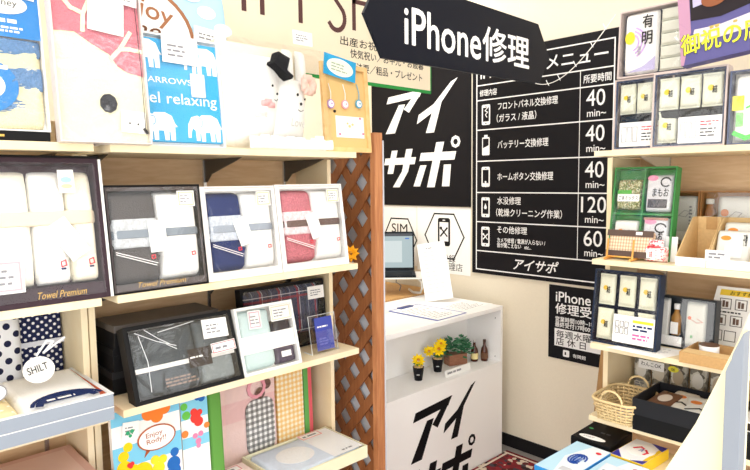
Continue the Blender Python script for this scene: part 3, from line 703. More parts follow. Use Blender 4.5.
MB().box(.018, .345, .006, .0085, .090, .104).build('paper_band', mat('e4e2de', .6), t)
lb = face(t, 'dark_label', rect(.185, .262, .072, .130), mat('2e2422', .5), .0055); prints(lb, .190, .098, .066, .010, 1, WHITE, .0045, 5)
price(t, .245, .150, .088, .062, -.003, -2, None, 31); price(t, .262, .100, .086, .034, -.005, 2, RED, 32, 1)
prints(t, .10, .03, .12, .03, 3, mat('8a7468'), .004, 9)
b = MB()
for q in ([(.03, .21), (.09, .175), (.15, .15)], [(.06, .215), (.10, .18), (.13, .16)], [(.04, .20), (.055, .12), (.05, .03)], [(.12, .16), (.15, .14)], [(.10, .20), (.22, .215)]): b.tube([(x, -.004, z) for x, z in q], .0012, 5)
b.build('film_crease_glare', mat('e8ecef', .25), t)  # near-white colour paints the glare along the creases of the clear cover
window(t, .013, .345, .013, .219, -.003, film(.10, .12, .9, 18))
t = L('towel_gift_box', 'white window box with pale mint cloth and dark folded pieces', 'towel set', 1.030, S3, -1.705, 15)
tray(t, .236, .228, .045, mat('f0f0ee', .4), .010)
MB().puff(.012, .142, .012, .216, .036, .026, 6, 14, .001, 1).build('mint_cloth', towel('c6dcdc', .06), t, True)
MB().puff(.142, .224, .012, .075, .036, .026, 5, 10, .001, 2).build('dark_cloth', towel('50485a', .15), t, True)
MB().puff(.142, .224, .120, .165, .036, .026, 5, 10, .001, 3).build('dark_cloth', towel('3a3840', .15), t, True)
MB().box(.012, .224, .006, .009, .070, .128).build('paper_band', WHITE, t); price(t, .05, .150, .05, .062, .004, -2, mat('d8a8b8'), 33)
price(t, .137, .162, .086, .055, -.001, 0, mat('e0d2b8'), 34); face(t, 'small_tag', rect(.16, .20, .035, .055), PAPER, .006)
window(t, .010, .226, .010, .218, -.003, FILM)
t = L('handkerchief_box', 'black box with navy and red plaid cloth behind the acrylic stand', 'cloth', 1.135, S3, -1.87, 6)
tray(t, .385, .255, .035, BLACK, .010)
PLA = checks([(.0, .10, '8c2438', .9), (.14, .17, 'd8d4d8', .8), (.40, .50, '101830', .7), (.62, .66, '9098a8', .6)], [(.30, .36, '8c2438', .75), (.42, .44, 'd8d4d8', .7), (.70, .85, '101830', .6)], '2c3452', .085, .15)
MB().puff(.012, .372, .05, .243, .028, .018, 12, 10).build('plaid_cloth', PLA, t, True)
price(t, .30, .178, .080, .050, -.002, 0, None, 35); window(t, .01, .375, .01, .245, -.004, FILM)
t = L('acrylic_stand', 'clear acrylic stand holding a small blue card at the shelf end', 'card stand', 1.345, S3, -1.735, 10)
MB().box(0, .125, .012, .015, .0, .145).build('back_pane', GLASSY, t); MB().box(0, .125, 0, .003, .0, .085).build('front_pane', GLASSY, t)
b = MB()
for q in (rect(0, .125, 0, .145),): b.tube([(x, .0135, z) for x, z in q], .0018, 6, True)
b.tube([(0, .0135, .002), (0, .06, .012)], .0018, 6).tube([(.125, .0135, .002), (.125, .06, .012)], .0018, 6); b.build('rim', mat('dfe4e6', .2), t)
c = MB().box(.022, .104, .006, .008, .012, .135).build('blue_card', mat('3e4aa0', .5), t); prints(c, .032, .095, .06, .010, 1, WHITE, .006, 5); prints(c, .035, .03, .05, .03, 3, mat('7078c0'), .0055, 3)

# --- bottom shelf of the right-hand unit
t = L('printed_towel', 'white and sky blue striped towel with colourful shapes and a speech bubble', 'towel', .632, S4, -1.79, 3)
MB().box(0, .215, 0, .02, 0, .375).build('cloth', WHITE, t)
for a, c in ((.0, .10), (.20, .265), (.33, .375)): face(t, 'sky_stripe', [(0, a), (.215, a+.0), (.215, c), (0, c)], mat('7cc8e8', .8), -.0002)
def blob(parent, pts, col, y=-.0015, name='colour_shape'):
    b = MB()
    for i, (x, z, r_) in enumerate(pts): b.disc_y(x, z, r_, r_, y-.0008-.0001*i, y)
    return b.build(name, mat(col, .8), parent)
blob(t, [(.03, .20, .022), (.03, .235, .016), (.045, .26, .014), (.05, .175, .03), (.075, .15, .035), (.085, .17, .03)], 'f8d018')
blob(t, [(.115, .345, .022), (.14, .35, .024), (.165, .35, .02), (.14, .33, .02)], 'f08030', -.0012)
blob(t, [(.135, .165, .02), (.15, .19, .014), (.125, .195, .014)], 'f4dc30'); blob(t, [(.185, .165, .022), (.19, .20, .014), (.185, .14, .022)], '2468b8')
blob(t, [(.045, .205, .007), (.053, .207, .007), (.049, .20, .006)], 'e83838', -.004)
sp = disc(t, 'speech_bubble', .135, .265, .062, .040, mat('b05830', .7), -.003); disc(sp, 'bubble_fill', .135, .265, .057, .036, WHITE, -.004)
text(sp, 'Enjoy\nRody!!', .102, .245, .062, .040, mat('a85c3c', .7), -.005, .01, 0, 3); face(sp, 'bubble_tail', [(.10, .235), (.115, .232), (.092, .212)], mat('b05830', .7), -.003)
c = price(t, .030, .285, .05, .052, -.006, -6, None, 41); blob(c, [(.045, .305, .006), (.058, .308, .006), (.052, .295, .005)], '38a878', -.008, 'card_print')
t = L('printed_towel', 'narrow printed towel with red, green and pink shapes beside the green band', 'towel', .855, S4, -1.80, 3)
MB().box(0, .095, 0, .02, 0, .37).build('cloth', WHITE, t)
for a, c in ((.19, .225), (.285, .345)): face(t, 'sky_stripe', rect(0, .095, a, c), mat('84cce8', .8), -.0002)
blob(t, [(.05, .285, .018), (.045, .305, .012), (.06, .27, .016), (.065, .30, .010)], 'e84038'); blob(t, [(.018, .30, .014), (.012, .33, .012)], '68c050'); blob(t, [(.055, .205, .010), (.045, .225, .009), (.065, .228, .009), (.055, .19, .008)], 'e888b0'); blob(t, [(.075, .345, .012), (.06, .35, .010)], '2468b8')
blob(t, [(.01, .24, .012), (.088, .25, .010)], 'f08840'); price(t, .0, .353, .09, .016, -.003, 0, None, 44, 1)
t = L('green_cloth', 'folded plain green cloth standing between the printed and the pink towels', 'cloth', .957, S4, -1.80, 3)
MB().puff(0, .050, 0, .375, .02, .018, 6, 8).build('cloth', mat('5f9844', .8), t, True)
t = L('pink_towel', 'pink patterned towel behind a black gingham bib in clear wrap', 'towel', 1.065, S4, -1.93, 2)
MB().box(0, .235, 0, .03, 0, .39).build('cloth', towel('eec4c4', .06), t)
for a, c in ((.245, .31), (.0, .17)): face(t, 'paler_band', rect(0, .235, a, c), towel('f2d4d0', .05), -.001)
b = MB()
for x in (.03, .09, .15, .21):
    for k in range(5): b.disc_y(x+.016*math.cos(k*1.26), .35+.016*math.sin(k*1.26), .011, .011, -.0016-.0001*k, -.001)
b.build('flower_print', mat('dc98a0', .9), t)
bib = face(t, 'gingham_bib', rrect(.10, .225, .02, .235, .04), checks([(.5, 1, '18181c', .6)], [(.5, 1, '18181c', .6)], 'f4f4f4', .022, .022), -.004, .004)
b = MB().stroke([(.15+.035*math.cos(rad(a)), .28+.035*math.sin(rad(a))) for a in range(0, 360, 30)], .012, -.006, .004, True); b.build('pink_ribbon', mat('eaa0b0', .7), t)
blob(t, [(.195, .285, .020), (.165, .255, .022)], '6a5048', -.008, 'brown_pompon'); window(t, .01, .23, .02, .385, -.016, film(.12, .12, .9, 12))
t = L('yellow_towel', 'yellow and white gingham towel at the end of the lowest visible shelf', 'towel', 1.312, S4, -1.93, 2)
MB().box(0, .125, 0, .03, 0, .39).build('cloth', checks([(.5, 1, 'f0b838', .55)], [(.5, 1, 'f0b838', .55)], 'faf2dc', .02, .02), t)
window(t, .0, .125, .01, .385, -.004, film(.12, .12, .9, 12))
t = L('green_cloth', 'thin green and red striped cloth right of the yellow gingham towel', 'cloth', 1.442, S4, -1.93, 2)
MB().box(0, .022, 0, .03, 0, .37).build('cloth', mat('5c9c50', .8), t); MB().box(.0225, .04, 0, .03, 0, .35).build('red_edge', mat('cc5860', .8), t)
# flat boxes
t = thing('flat_gift_box', 'cream flat box with a pale blue quilt, low at the lattice', 'box', (-1.645, 1.125, S4+.055), 90, 90)
CRM = mat('efeccc', .5); w, h = .395, .255
MB().box(0, w, .008, .055, 0, .006).box(0, w, .008, .055, h-.006, h).box(0, .006, .008, .055, .0065, h-.0065).box(w-.006, w, .008, .055, .0065, h-.0065).box(.0065, w-.0065, .050, .055, .0065, h-.0065).build('box_body', CRM, t)
MB().puff(.008, w-.008, .008, h-.008, .045, .036, 12, 16, .001, 3).build('quilt', mat('d4e0f0', .8, 0, .4, 60, .04), t, True)
disc(t, 'flower_medallion', .15, .13, .075, .065, mat('eef0f2', .8, 0, .5, 120, .06), .0085); face(t, 'white_panel', rect(.245, w-.01, .015, h-.012), mat('f2f4f6', .7), .0084)
price(t, .24, .20, .10, .048, .0055, 0, RED, 51, 1); prints(t, .30, .03, .06, .014, 1, GREYINK, .0075, 4)
window(t, .006, w-.006, .006, h-.006, .004, film(.08, .12, .5, 14))
t = thing('flat_gift_box', 'pinkish flat box with a red-ruled slip, left of the cream one', 'box', (-1.640, .80, S4+.050), 90, 90)
MB().box(0, .30, .0, .05, 0, .22).build('box_body', mat('f0dcd6', .5), t, bevel=.002); face(t, 'lid_label', rect(.03, .27, .03, .19), mat('f6ece6', .6), -.0002)
price(t, .19, .165, .085, .045, -.002, 0, RED, 52, 1)
# left unit lower shelf: rosy boxes
for i, (y, zz) in enumerate(((-.02, 0), (.30, 0), (-.03, .118), (.29, .118))):
    t = thing('flat_gift_box', ('rosy brown box low at the far left, under another', 'rosy brown box under the one beside the left unit side panel', 'rosy brown box at the bottom left corner, topmost of its stack', 'rosy brown box beside the left unit side panel, topmost of its stack')[i], 'box', (-1.715, y, S4+zz+.117), 90, 90)
    MB().box(0, .285, 0, .116, 0, .30).build('box_body', mat('d8b0a4', .6), t, bevel=.002); face(t, 'lid_label', rect(.02, .26, .03, .27), mat('e0c0b4', .4), -.0002)
    prints(t, .06, .10, .15, .05, 3, mat('a87c70'), -.0012, i); face(t, 'clear_tab', rect(.15, .27, .0, .05), mat('f4e8e4', .3), -.0014)

# ================================================================== COUNTER THINGS
NZ = .5203
def pot(x, y, lbl, s=1, heads=((0, 0, .095, .030),)):
    t = thing('potted_flower', lbl, 'potted plant', (x, y, NZ), 45)
    MB().lathe([(.018*s, 0), (.026*s, .060*s), (.0265*s, .061*s), (.023*s, .061*s), (.022*s, .054*s)], 0, 0, 20).build('pot', mat('1c1c20', .5), t, True)
    MB().lathe([(.0005, .056*s), (.0225*s, .055*s), (.0215*s, .064*s), (.0005, .068*s)], 0, 0, 14).build('gravel', speckle(['d8b078', 'c09458', 'ecd0a0'], 260), t)
    prints(t, -.010, .026*s, .020, .008, 1, mat('c8c8c8'), -.0235*s, 2)
    b = MB()
    for k in range(9):
        a = k*.7; b.tube([(0, 0, .062*s), (.014*math.cos(a), .014*math.sin(a), .075*s), (.028*math.cos(a), .028*math.sin(a), .074*s+.006*(k % 2))], [.002, .005, .001], 5)
    b.build('leaves', mat('4c7a3c', .6), t)
    for i, (dx, dy, hz, r) in enumerate(heads):
        f = bloom(t, dx, dy, hz, r, mat('ffe018', .6), i+2, mat('d88a18'), 10, (0, -1, .75)); MB().tube([(0, 0, .062*s), (dx, dy+.004, hz-.004)], .0015, 5).build('stem', mat('4c8a3c', .6), t)
    return t
pot(-1.965, 2.165, 'small black pot with one yellow flower, nearest the lattice in the niche', 1.08, ((.0, 0, .098, .036),))
pot(-1.985, 2.335, 'small black pot with three yellow flowers in the middle of the niche', 1.1, ((-.045, .0, .105, .032), (.006, .0, .115, .040), (.018, .01, .140, .034)))
t = thing('potted_ivy', 'green leafy plant in a small brown wooden box in the counter niche', 'potted plant', (-2.0, 2.50, NZ), 70)
WB = wood('8a5a44', 'a87458', (3, 3, 20))
MB().box(-.055, .055, -.03, .03, 0, .058).build('wooden_box', WB, t, bevel=.001)
b = MB(); r_ = random.Random(4)
for k in range(190):
    a = r_.random()*2*PI; el = r_.random()*1.25; R_ = .035+.032*r_.random()
    p = Vector((R_*1.25*math.cos(a)*math.cos(el), R_*.8*math.sin(a)*math.cos(el), .066+R_*1.25*math.sin(el)-.02*(r_.random() < .3)))
    d = Vector((math.cos(a), math.sin(a), r_.random()-.4)).normalized(); s = d.cross(Vector((0, 0, 1))).normalized()*.013; e = d*.030; n_ = s.cross(e).normalized()*.001
    b.add([p, p+e*.5+s, p+e+n_*3, p+e*.5-s, p-n_, p+e*.5+s-n_, p+e+n_*2, p+e*.5-s-n_], [(0, 1, 2, 3), (7, 6, 5, 4), (0, 4, 5, 1), (1, 5, 6, 2), (2, 6, 7, 3), (3, 7, 4, 0)])
b.build('leaves', speckle(['2f7a50', '3f9060', '256a48', '5aa878'], 60, .5), t)
for i, (x, y, l) in enumerate(((-1.958, 2.610, 'small brown glass bottle with a cream label, left of the pair in the niche'), (-1.925, 2.655, 'small brown glass bottle beside the niche side wall, right of the pair'))):
    t = thing('glass_bottle', l, 'bottle', (x, y, NZ), 45)
    MB().lathe([(.018, 0), (.020, .003), (.020, .052), (.017, .068), (.0085, .084), (.0075, .104)], 0, 0, 20).build('bottle_body', mat('4a2414', .1, coat=.5), t, True)
    MB().lathe([(.0085, .1045), (.0085, .117), (.0005, .118)], 0, 0, 16).build('cap', mat('5a4038' if i else 'c8c4c0', .3, .3), t)
    MB().lathe([(.0203, .014), (.0206, .0145), (.0206, .046), (.0203, .0465)], 0, 0, 20).build('label', mat('e8d89c' if i == 0 else '6a4a34', .6), t)
t = thing('name_plate', 'tiny clear plate with cut-out lettering standing before the flower pots', 'name plate', (-1.885, 2.28, NZ), 90, 8)
MB().box(0, .20, 0, .003, 0, .034).build('plate', mat('ececea', .3), t); prints(t, .015, .008, .17, .018, 1, GREYINK, 0, 4)
# counter top things (z = .8253)
CZ = .8255
t = thing('clipboard', 'blue clipboard holding printed forms on the white counter', 'clipboard', (-1.868, 2.215, CZ+.0025), 92, 90)
MB().box(-.02, .22, 0, .002, 0, .33).build('board', mat('6c78b8', .4), t); MB().box(-.008, .205, -.0012, -.0003, .004, .315).build('paper', PAPER, t)
prints(t, .01, .03, .17, .24, 10, GREYINK, -.0016, 3, .2); MB().box(.05, .15, -.007, -.0017, .297, .326).build('clip', mat('4c5890', .35, .2), t)
t = thing('loose_papers', 'white printed sheet lying right of the clipboard on the counter', 'paper', (-1.90, 2.47, CZ+.001), 94, 90)
MB().box(0, .25, 0, .0008, 0, .19).build('sheet', PAPER, t); prints(t, .02, .02, .2, .14, 7, GREYINK, -.0002, 7, .2)
t = thing('price_plate', 'small card with dark figures lying at the left end of the counter', 'card', (-2.16, 2.10, CZ+.001), 95, 70)
MB().box(0, .075, 0, .001, 0, .035).build('sheet', mat('e4e8e0', .6), t); prints(t, .008, .008, .055, .02, 1, INK, -.0002, 2, .8)
t = thing('form_stand', 'tall white form standing upright behind the clipboard', 'paper', (-2.215, 2.505, CZ), 40, 12, -9)
MB().box(0, .155, 0, .002, 0, .325).build('sheet', PAPER, t); prints(t, .02, .04, .11, .25, 11, mat('c8c8cc'), 0, 8, .15); prints(t, .045, .29, .06, .012, 1, GREYINK, 0, 1, .4)
MB().box(.0, .155, .003, .06, .0, .003).build('foot', GLASSY, t)
t = thing('wooden_desk', 'light brown desk behind the white counter carrying the laptop', 'desk', (-2.38, 1.75, 0))
MB().box(-.65, 0, 0, 1.05, .815, .835).build('desk_top', wood('c49458', 'd8ac70', (2, 12, 2)), t, bevel=.001)
for x, y in ((-.61, .01), (-.04, .01), (-.61, 1.01), (-.04, 1.01)): MB().box(x, x+.03, y, y+.03, 0, .8145).build('leg', mat('8a8a8c', .4, .5), t)
t = thing('laptop_riser', 'white curved laptop riser on the brown desk', 'stand', (-2.465, 2.61, .8355), 45)
RW = mat('eceae4', .35)
b = MB()
MB().box(-.30, .095, -.13, .13, .098, .106).build('platform', RW, t, bevel=.003)
for xx in (.07, -.29):
    MB().tube([(xx, -.10, .094), (xx+.018, -.105, .080), (xx+.022, -.10, .045), (xx+.01, -.09, .014), (xx-.03, -.05, .007), (xx-.05, .06, .007)], .0075, 8).build('leg', RW, t, True)
MB().tube([(-.05, .05, .09), (-.06, .02, .06), (-.03, .0, .04), (-.04, -.01, .01)], .003, 6).build('cable', GREYINK, t)
t = thing('laptop', 'open dark laptop showing a pale web page, on the riser behind the lattice post', 'laptop', (-2.465, 2.61, .942), 45)
DK = mat('1c2026', .4)
MB().box(-.29, .055, -.115, .115, 0, .014).build('keyboard_base', DK, t, bevel=.002)
MB().box(-.27, .035, -.10, .02, .0142, .0155).build('keyboard', mat('101216', .6), t)
def tl(x, z): return (x, .1+.18*z, .014+z)
sc = MB(); sc.add([(-.29, .100, .014), (.055, .100, .014), (.055, .106, .014), (-.29, .106, .014), (-.29, .150, .245), (.055, .150, .245), (.055, .156, .245), (-.29, .156, .245)], [(0, 3, 2, 1), (4, 5, 6, 7), (0, 1, 5, 4), (1, 2, 6, 5), (2, 3, 7, 6), (3, 0, 4, 7)])
sc.build('screen_lid', DK, t)
def emis(h, s):
    m, nt, b = base('lit_screen'); b.inputs['Base Color'].default_value = (0.02, .02, .02, 1); b.inputs['Emission Color'].default_value = lin(h); b.inputs['Emission Strength'].default_value = s; return m
def slab(x0, x1, z0, z1, off, name, m):
    q = lambda x, z: (x, .100+.05*(z-.014)/.231-off, z)
    return MB().add([q(x0, z0), q(x1, z0), q(x1, z1), q(x0, z1)], [(0, 1, 2, 3)]).build(name, m, t)
slab(-.28, .045, .028, .235, .0012, 'display', emis('b8ccd0', .55)); slab(-.28, .045, .218, .235, .0016, 'page_bar', emis('3a4450', .5)); slab(-.0, .025, .20, .208, .0018, 'page_button', emis('2868c0', .8))
slab(-.25, -.02, .06, .19, .0016, 'page_panel', emis('d8e4e4', .6))

# ================================================================== RIGHT SHELVES (local x = world X)
R1, R2, R3, R4 = 1.6005, 1.2075, .8935, .6175
def Rt(name, label, cat, x, y, z, tilt=4, roll=0, group=None, yaw=0): return thing(name, label, cat, (x, y, z), yaw, tilt, roll, group)
BXS = mat('ccbcb6', .4); BXI = mat('34405c', .4)
def pouch(parent, x, z, w, h, col='dfe0cc', mark='e8c830', y=.0, seed=0, flower=True):
    p = MB().puff(x, x+w, z, z+h, y+.012, .014, 6, 10, .0008, seed).build('pouch', mat(col, .4), parent, True)
    MB().box(x+.001, x+w-.001, y+.006, y+.0115, z-.001, z+h*.07).box(x+.001, x+w-.001, y+.006, y+.0115, z+h*.93, z+h+.001).build('sealed_edge', mat(col, .4), p)
    if flower:
        disc(p, 'printed_mark', x+w*.45, z+h*.55, w*.15, w*.15, mat(mark, .5), y-.0022); text(p, '海苔', x+w*.52, z+h*.38, w*.22, h*.22, INK, y-.0028, .04)
    return p
def sheet_label(parent, x, z, w, h, y, seed=0):
    o = face(parent, 'contents_label', rect(x, x+w, z, z+h), PAPER, y)
    b = MB()
    for i in range(3):
        b.stroke(rect(x+w*(.06+.13*i), x+w*(.16+.13*i), z+h*.2, z+h*.8), w*.012, y-.0009, .0002, True)
    b.build('product_drawing', GREYINK, o)
    prints(o, x+w*.52, z+h*.62, w*.42, h*.22, 2, RED, y-.001, seed, .45); prints(o, x+w*.52, z+h*.2, w*.42, h*.38, 3, INK, y-.001, seed+1, .4)
    return o
def nori_box(x, y, z, w, h, label, n, pat, card, tilt=4, d=.05, seed=0):
    t = Rt('seaweed_gift_box', label, 'food box', x, y, z, tilt, group='boxed food pouches on the right shelves')
    tray(t, w, h, d, BXS, .0055); MB().box(.0055, w-.0055, .004, .008, .0055, .012).box(.0055, .011, .004, .008, .012, h-.012).box(w-.011, w-.0055, .004, .008, .012, h-.012).box(.0055, w-.0055, .004, .008, h-.012, h-.0055).box(.0055, w-.0055, d-.009, d-.0062, .0055, h-.0055).build('inner_box', BXI, t)
    cw = (w-.026)/n
    for r in range(2):
        for i in range(n):
            if (r, i) in pat: pouch(t, .013+cw*i+.002, .016+(h-.032)*(1-r)/2+.003, cw-.004, (h-.034)/2-.005, y=.012, seed=seed+i+5*r)
    if card: sheet_label(t, *card, .0, seed)
    window(t, .006, w-.006, .006, h-.006, -.0025, film(.10, .10, .8, 16))
    return t
nori_box(-1.003, 2.155, R1, .205, .252, 'narrow pouch box at the left end of the top food shelf', 3, {(0, 0), (0, 1), (0, 2)}, (.025, .012, .15, .085), 2, seed=1)
MB().puff(.012, .19, .10, .13, .028, .02, 5, 10).build('dark_pouch', mat('101214', .3), S.objects[[o.name for o in S.objects if o.name.startswith('seaweed_gift_box')][-1]], True)
t = nori_box(-.852, 2.115, R1, .228, .252, 'wide box of three pouches side by side on the top food shelf', 3, {(0, 0), (0, 1), (0, 2), (1, 0)}, (.088, .012, .130, .085), 3, seed=4)
MB().puff(.012, .215, .095, .128, .030, .022, 5, 10).build('dark_pouch', mat('101214', .3), t, True)
# tall nori package standing on the narrow box
t = Rt('seaweed_gift_box', 'box with a tall white and lilac packet, standing on the narrow pouch box', 'food box', -.992, 2.155, R1+.2535, 3)
tray(t, .235, .235, .05, BXS, .0055); MB().box(.0055, .2295, .041, .0435, .0055, .2295).build('inner_box', BXI, t)
p = MB().puff(.018, .135, .012, .225, .022, .016, 8, 14, .0008, 3).build('tall_packet', mat('f4f2ee', .4), t, True)
disc(p, 'yellow_mark', .04, .138, .017, .022, mat('f4dc20', .5), .004); b = MB()
for k in range(3): b.stroke([(.04+(.03+.012*k)*math.cos(rad(a)), .12+(.03+.012*k)*math.sin(rad(a))) for a in range(-60, 80, 14)], .006, .0045)
b.build('lilac_arcs', mat('c8a8dc', .5), p); text(p, '有', .082, .165, .035, .045, INK, .003, .04); text(p, '明', .082, .108, .035, .045, INK, .003, .04); text(p, '海\n苔', .068, .075, .012, .030, GREYINK, .003, .01)
face(p, 'lilac_corner', [(.035, .018), (.13, .018), (.13, .065), (.09, .035)], mat('b8b0d4', .5), .004)
for i in range(5): pouch(t, .140, .014+.042*i, .078, .038, 'd8d8c8', y=.010, seed=i, flower=False)
window(t, .006, .229, .006, .229, .0, film(.12, .10, .8, 16))
t = Rt('seaweed_gift_box', 'green-printed seaweed box at the right edge of the top food shelf', 'food box', -.618, 2.115, R1, 3)
tray(t, .235, .228, .05, mat('606880', .4), .0055); MB().box(.0055, .2295, .041, .0435, .0055, .2225).build('inner_box', mat('e8e4d8', .5), t)
p = MB().puff(.014, .14, .012, .215, .022, .016, 8, 14, .0008, 3).build('tall_packet', mat('f1f0e8', .4), t, True)
face(p, 'yellow_mark', rect(.010, .042, .105, .15), mat('f2e020', .5), .004); b = MB()
for k in range(3): b.stroke([(.05+.018*k, .112+.012*k), (.10+.01*k, .135+.006*k)], .006, .0045)
b.stroke([(.02, .035), (.05, .02), (.09, .03), (.125, .02)], .014, .0045); b.build('green_print', mat('4ccc48', .5), p); text(p, '海苔', .065, .10, .05, .06, INK, .0035, .03); face(p, 'green_block', rrect(.022, .042, .055, .098, .003), mat('8cd880', .5), .004)
window(t, .006, .229, .006, .222, .0, film(.12, .10, .8, 16))
# festive package on top
t = Rt('party_food_pack', 'large purple package with yellow lettering and a photo of food on the top right', 'food package', -.745, 2.075, R1+.2545, 4, -6)
PU = mat('58548a', .5); PK = mat('b88aa4', .5)
MB().box(0, .50, 0, .045, 0, .42).build('box_body', PU, t, bevel=.001)
face(t, 'pink_border', [(0, .14), (.034, .10), (.034, .42), (0, .42)], PK, -.0002); face(t, 'pink_border', [(0, .0), (.008, .0), (.034, .1), (0, .1395)], PK, -.0002)
face(t, 'pale_band', [(.030, .058), (.5, .085), (.5, .15), (.30, .125), (.11, .10), (.045, .105)], mat('d4ccd4', .5), -.0003)
tr = face(t, 'tray_photo', [(.036, .135), (.12, .125), (.30, .155), (.5, .17), (.5, .42), (.036, .42)], mat('2a2428', .5), -.0006)
b = MB().prism([(.044, .175), (.30, .20), (.30, .42), (.042, .42)], -.0020, -.0014); b.build('photo_lining', mat('b8b0d0', .5), tr)
for x, z, rr, col in ((.105, .185, .030, '8a5030'), (.165, .195, .030, 'd87838'), (.135, .225, .034, 'b87850'), (.20, .22, .030, 'e0a060'), (.085, .235, .028, '70402c'), (.25, .23, .03, 'c86a3a'), (.165, .255, .03, 'ecc890')):
    disc(tr, 'food_print', x, z, rr*1.2, rr*.8, mat(col, .6), -.0022-.00012*rnd.random()*8)
text(t, '御祝の席に', .002, .030, .290, .066, mat('1c1c10', .5), -.0014, .04); text(t, '御祝の席に', .002, .030, .290, .066, mat('1c1c10', .5), -.0012, .08); text(t, '御祝の席に', .004, .031, .286, .064, mat('e4ec3c', .5), -.0022, .03)
b = MB()
for x in (.085, .10, .15): b.puff(x, x+.018, .092, .104, -.0004, .001, 2, 6)
b.build('gold_leaf_print', mat('b8a050', .5), t)
# --- second food shelf
GT = mat('3f8a48', .5)
t = Rt('seasoning_gift_box', 'green divided box of four herb and seaweed packets', 'food box', -1.030, 2.19, R2, 9, group=None)
tray(t, .243, .345, .045, GT, .006); MB().box(.118, .125, .004, .038, .0065, .3385).box(.0065, .1178, .004, .038, .165, .172).box(.1252, .2365, .004, .038, .165, .172).build('divider', GT, t)
HERB = speckle(['6a7a40', 'b8b890', '4a5a30', 'd8d8b8', '8a9460', 'a08c60'], 300)
def packet(parent, x, z, w, h, body, name='packet', y=.02, seed=0): return MB().puff(x, x+w, z, z+h, y, .016, 7, 12, .001, seed).build(name, body, parent, True)
p = packet(t, .014, .185, .098, .115, HERB, 'herb_packet'); face(p, 'name_strip', rrect(.020, .108, .215, .243, .004), PAPER, .0035); text(p, 'ごまミックス', .025, .221, .078, .015, INK, .0025, .02); face(p, 'green_strip', rect(.018, .075, .2435, .258), mat('58b048', .5), .0035)
p = packet(t, .130, .180, .098, .135, mat('d8d8dc', .35), 'seaweed_packet', seed=1); disc(p, 'pink_mark', .155, .303, .020, .010, mat('f090b0', .5), .0035); text(p, 'まもお', .158, .235, .06, .03, INK, .003, .03); face(p, 'dark_window', rect(.142, .215, .193, .225), speckle(['4a4648', '686468', '38343a'], 260), .0035)
MB().stroke([(.205+.018*math.cos(rad(a)), .288+.016*math.sin(rad(a))) for a in range(20, 330, 24)], .005, .003).build('brush_ring', INK, p)
p = packet(t, .014, .02, .098, .125, mat('ecebe6', .35), 'white_packet', seed=2); disc(p, 'orange_mark', .045, .10, .012, .010, mat('f09838', .5), .0035); prints(p, .075, .05, .03, .06, 5, GREYINK, .0035, 3)
p = packet(t, .130, .02, .098, .138, mat('d4d4d8', .35), 'seaweed_packet', seed=3); disc(p, 'pink_mark', .16, .142, .022, .010, mat('f090b0', .5), .0035); text(p, 'まもお', .155, .075, .055, .03, INK, .003, .03); face(p, 'brown_top', rect(.133, .225, .148, .157), mat('b08878', .5), .0035)
MB().stroke([(.20+.02*math.cos(rad(a)), .12+.016*math.sin(rad(a))) for a in range(20, 330, 24)], .005, .003).build('brush_ring', INK, p)
window(t, .006, .237, .006, .339, -.001, film(.08, .10, .9, 12)); t.matrix_world = t.matrix_world @ Matrix.Diagonal((.92, 1, .98, 1))
t = Rt('woven_pouch', 'woven straw clutch with brown bands propped on a small wooden easel', 'pouch', -1.018, 2.150, R2+.010, 14)
MB().puff(0, .165, 0, .098, .02, .02, 9, 14, .0005).build('pouch_body', checks([(0, .5, 'c89c78', .5), (.1, .25, 'b06858', .5)], [(0, .5, 'b08060', .4)], 'f0e2c4', .010, .012), t, True)
for z in (.0, .076): MB().box(.0, .166, -.004, -.0015, z, z+.022).build('brown_band', mat('5c4a42', .6), t)
face(t, 'small_tag', rect(.105, .128, .082, .093), PAPER, -.0045)
t = Rt('plate_easel', 'little orange wooden easel carrying the woven clutch', 'easel', -1.012, 2.118, R2, 0)
EA = wood('d8943c', 'eab05c', (3, 3, 3))
for x in (.012, .105):
    MB().tube([(x, .005, .005), (x, .018, .075)], .0035, 8).build('upright', EA, t); MB().tube([(x, -.012, .005), (x, .09, .005)], .0045, 8).build('foot', EA, t)
MB().tube([(.012, .012, .012), (.105, .012, .012)], .003, 8).build('crossbar', EA, t)
t = Rt('drawstring_pouch', 'small red and white patterned drawstring pouch on the second food shelf', 'pouch', -.885, 2.15, R2, 2)
RWm = speckle(['e05060', 'f8f0f0', 'f4d8d8', 'f8f0f0'], 230)
b = MB(); b.puff(0, .080, .0, .054, .03, .032, 3, 12, .002); b.build('pouch_body', RWm, t, True); MB().puff(.014, .066, .052, .078, .022, .016, 2.5, 10, .004).build('gathered_top', RWm, t, True)
MB().tube([(.018, .004, .054), (.04, -.001, .052), (.062, .004, .054)], .0025, 6).build('drawstring', RED, t); face(t, 'pouch_label', rect(.018, .048, .008, .046), PAPER, -.003); text(t, 'お茶', .028, .016, .010, .022, RED, -.004, .02)
t = Rt('blank_card', 'white upright card behind the drawstring pouch', 'card', -.858, 2.20, R2, 8); MB().box(0, .072, 0, .002, 0, .088).build('sheet', PAPER, t)
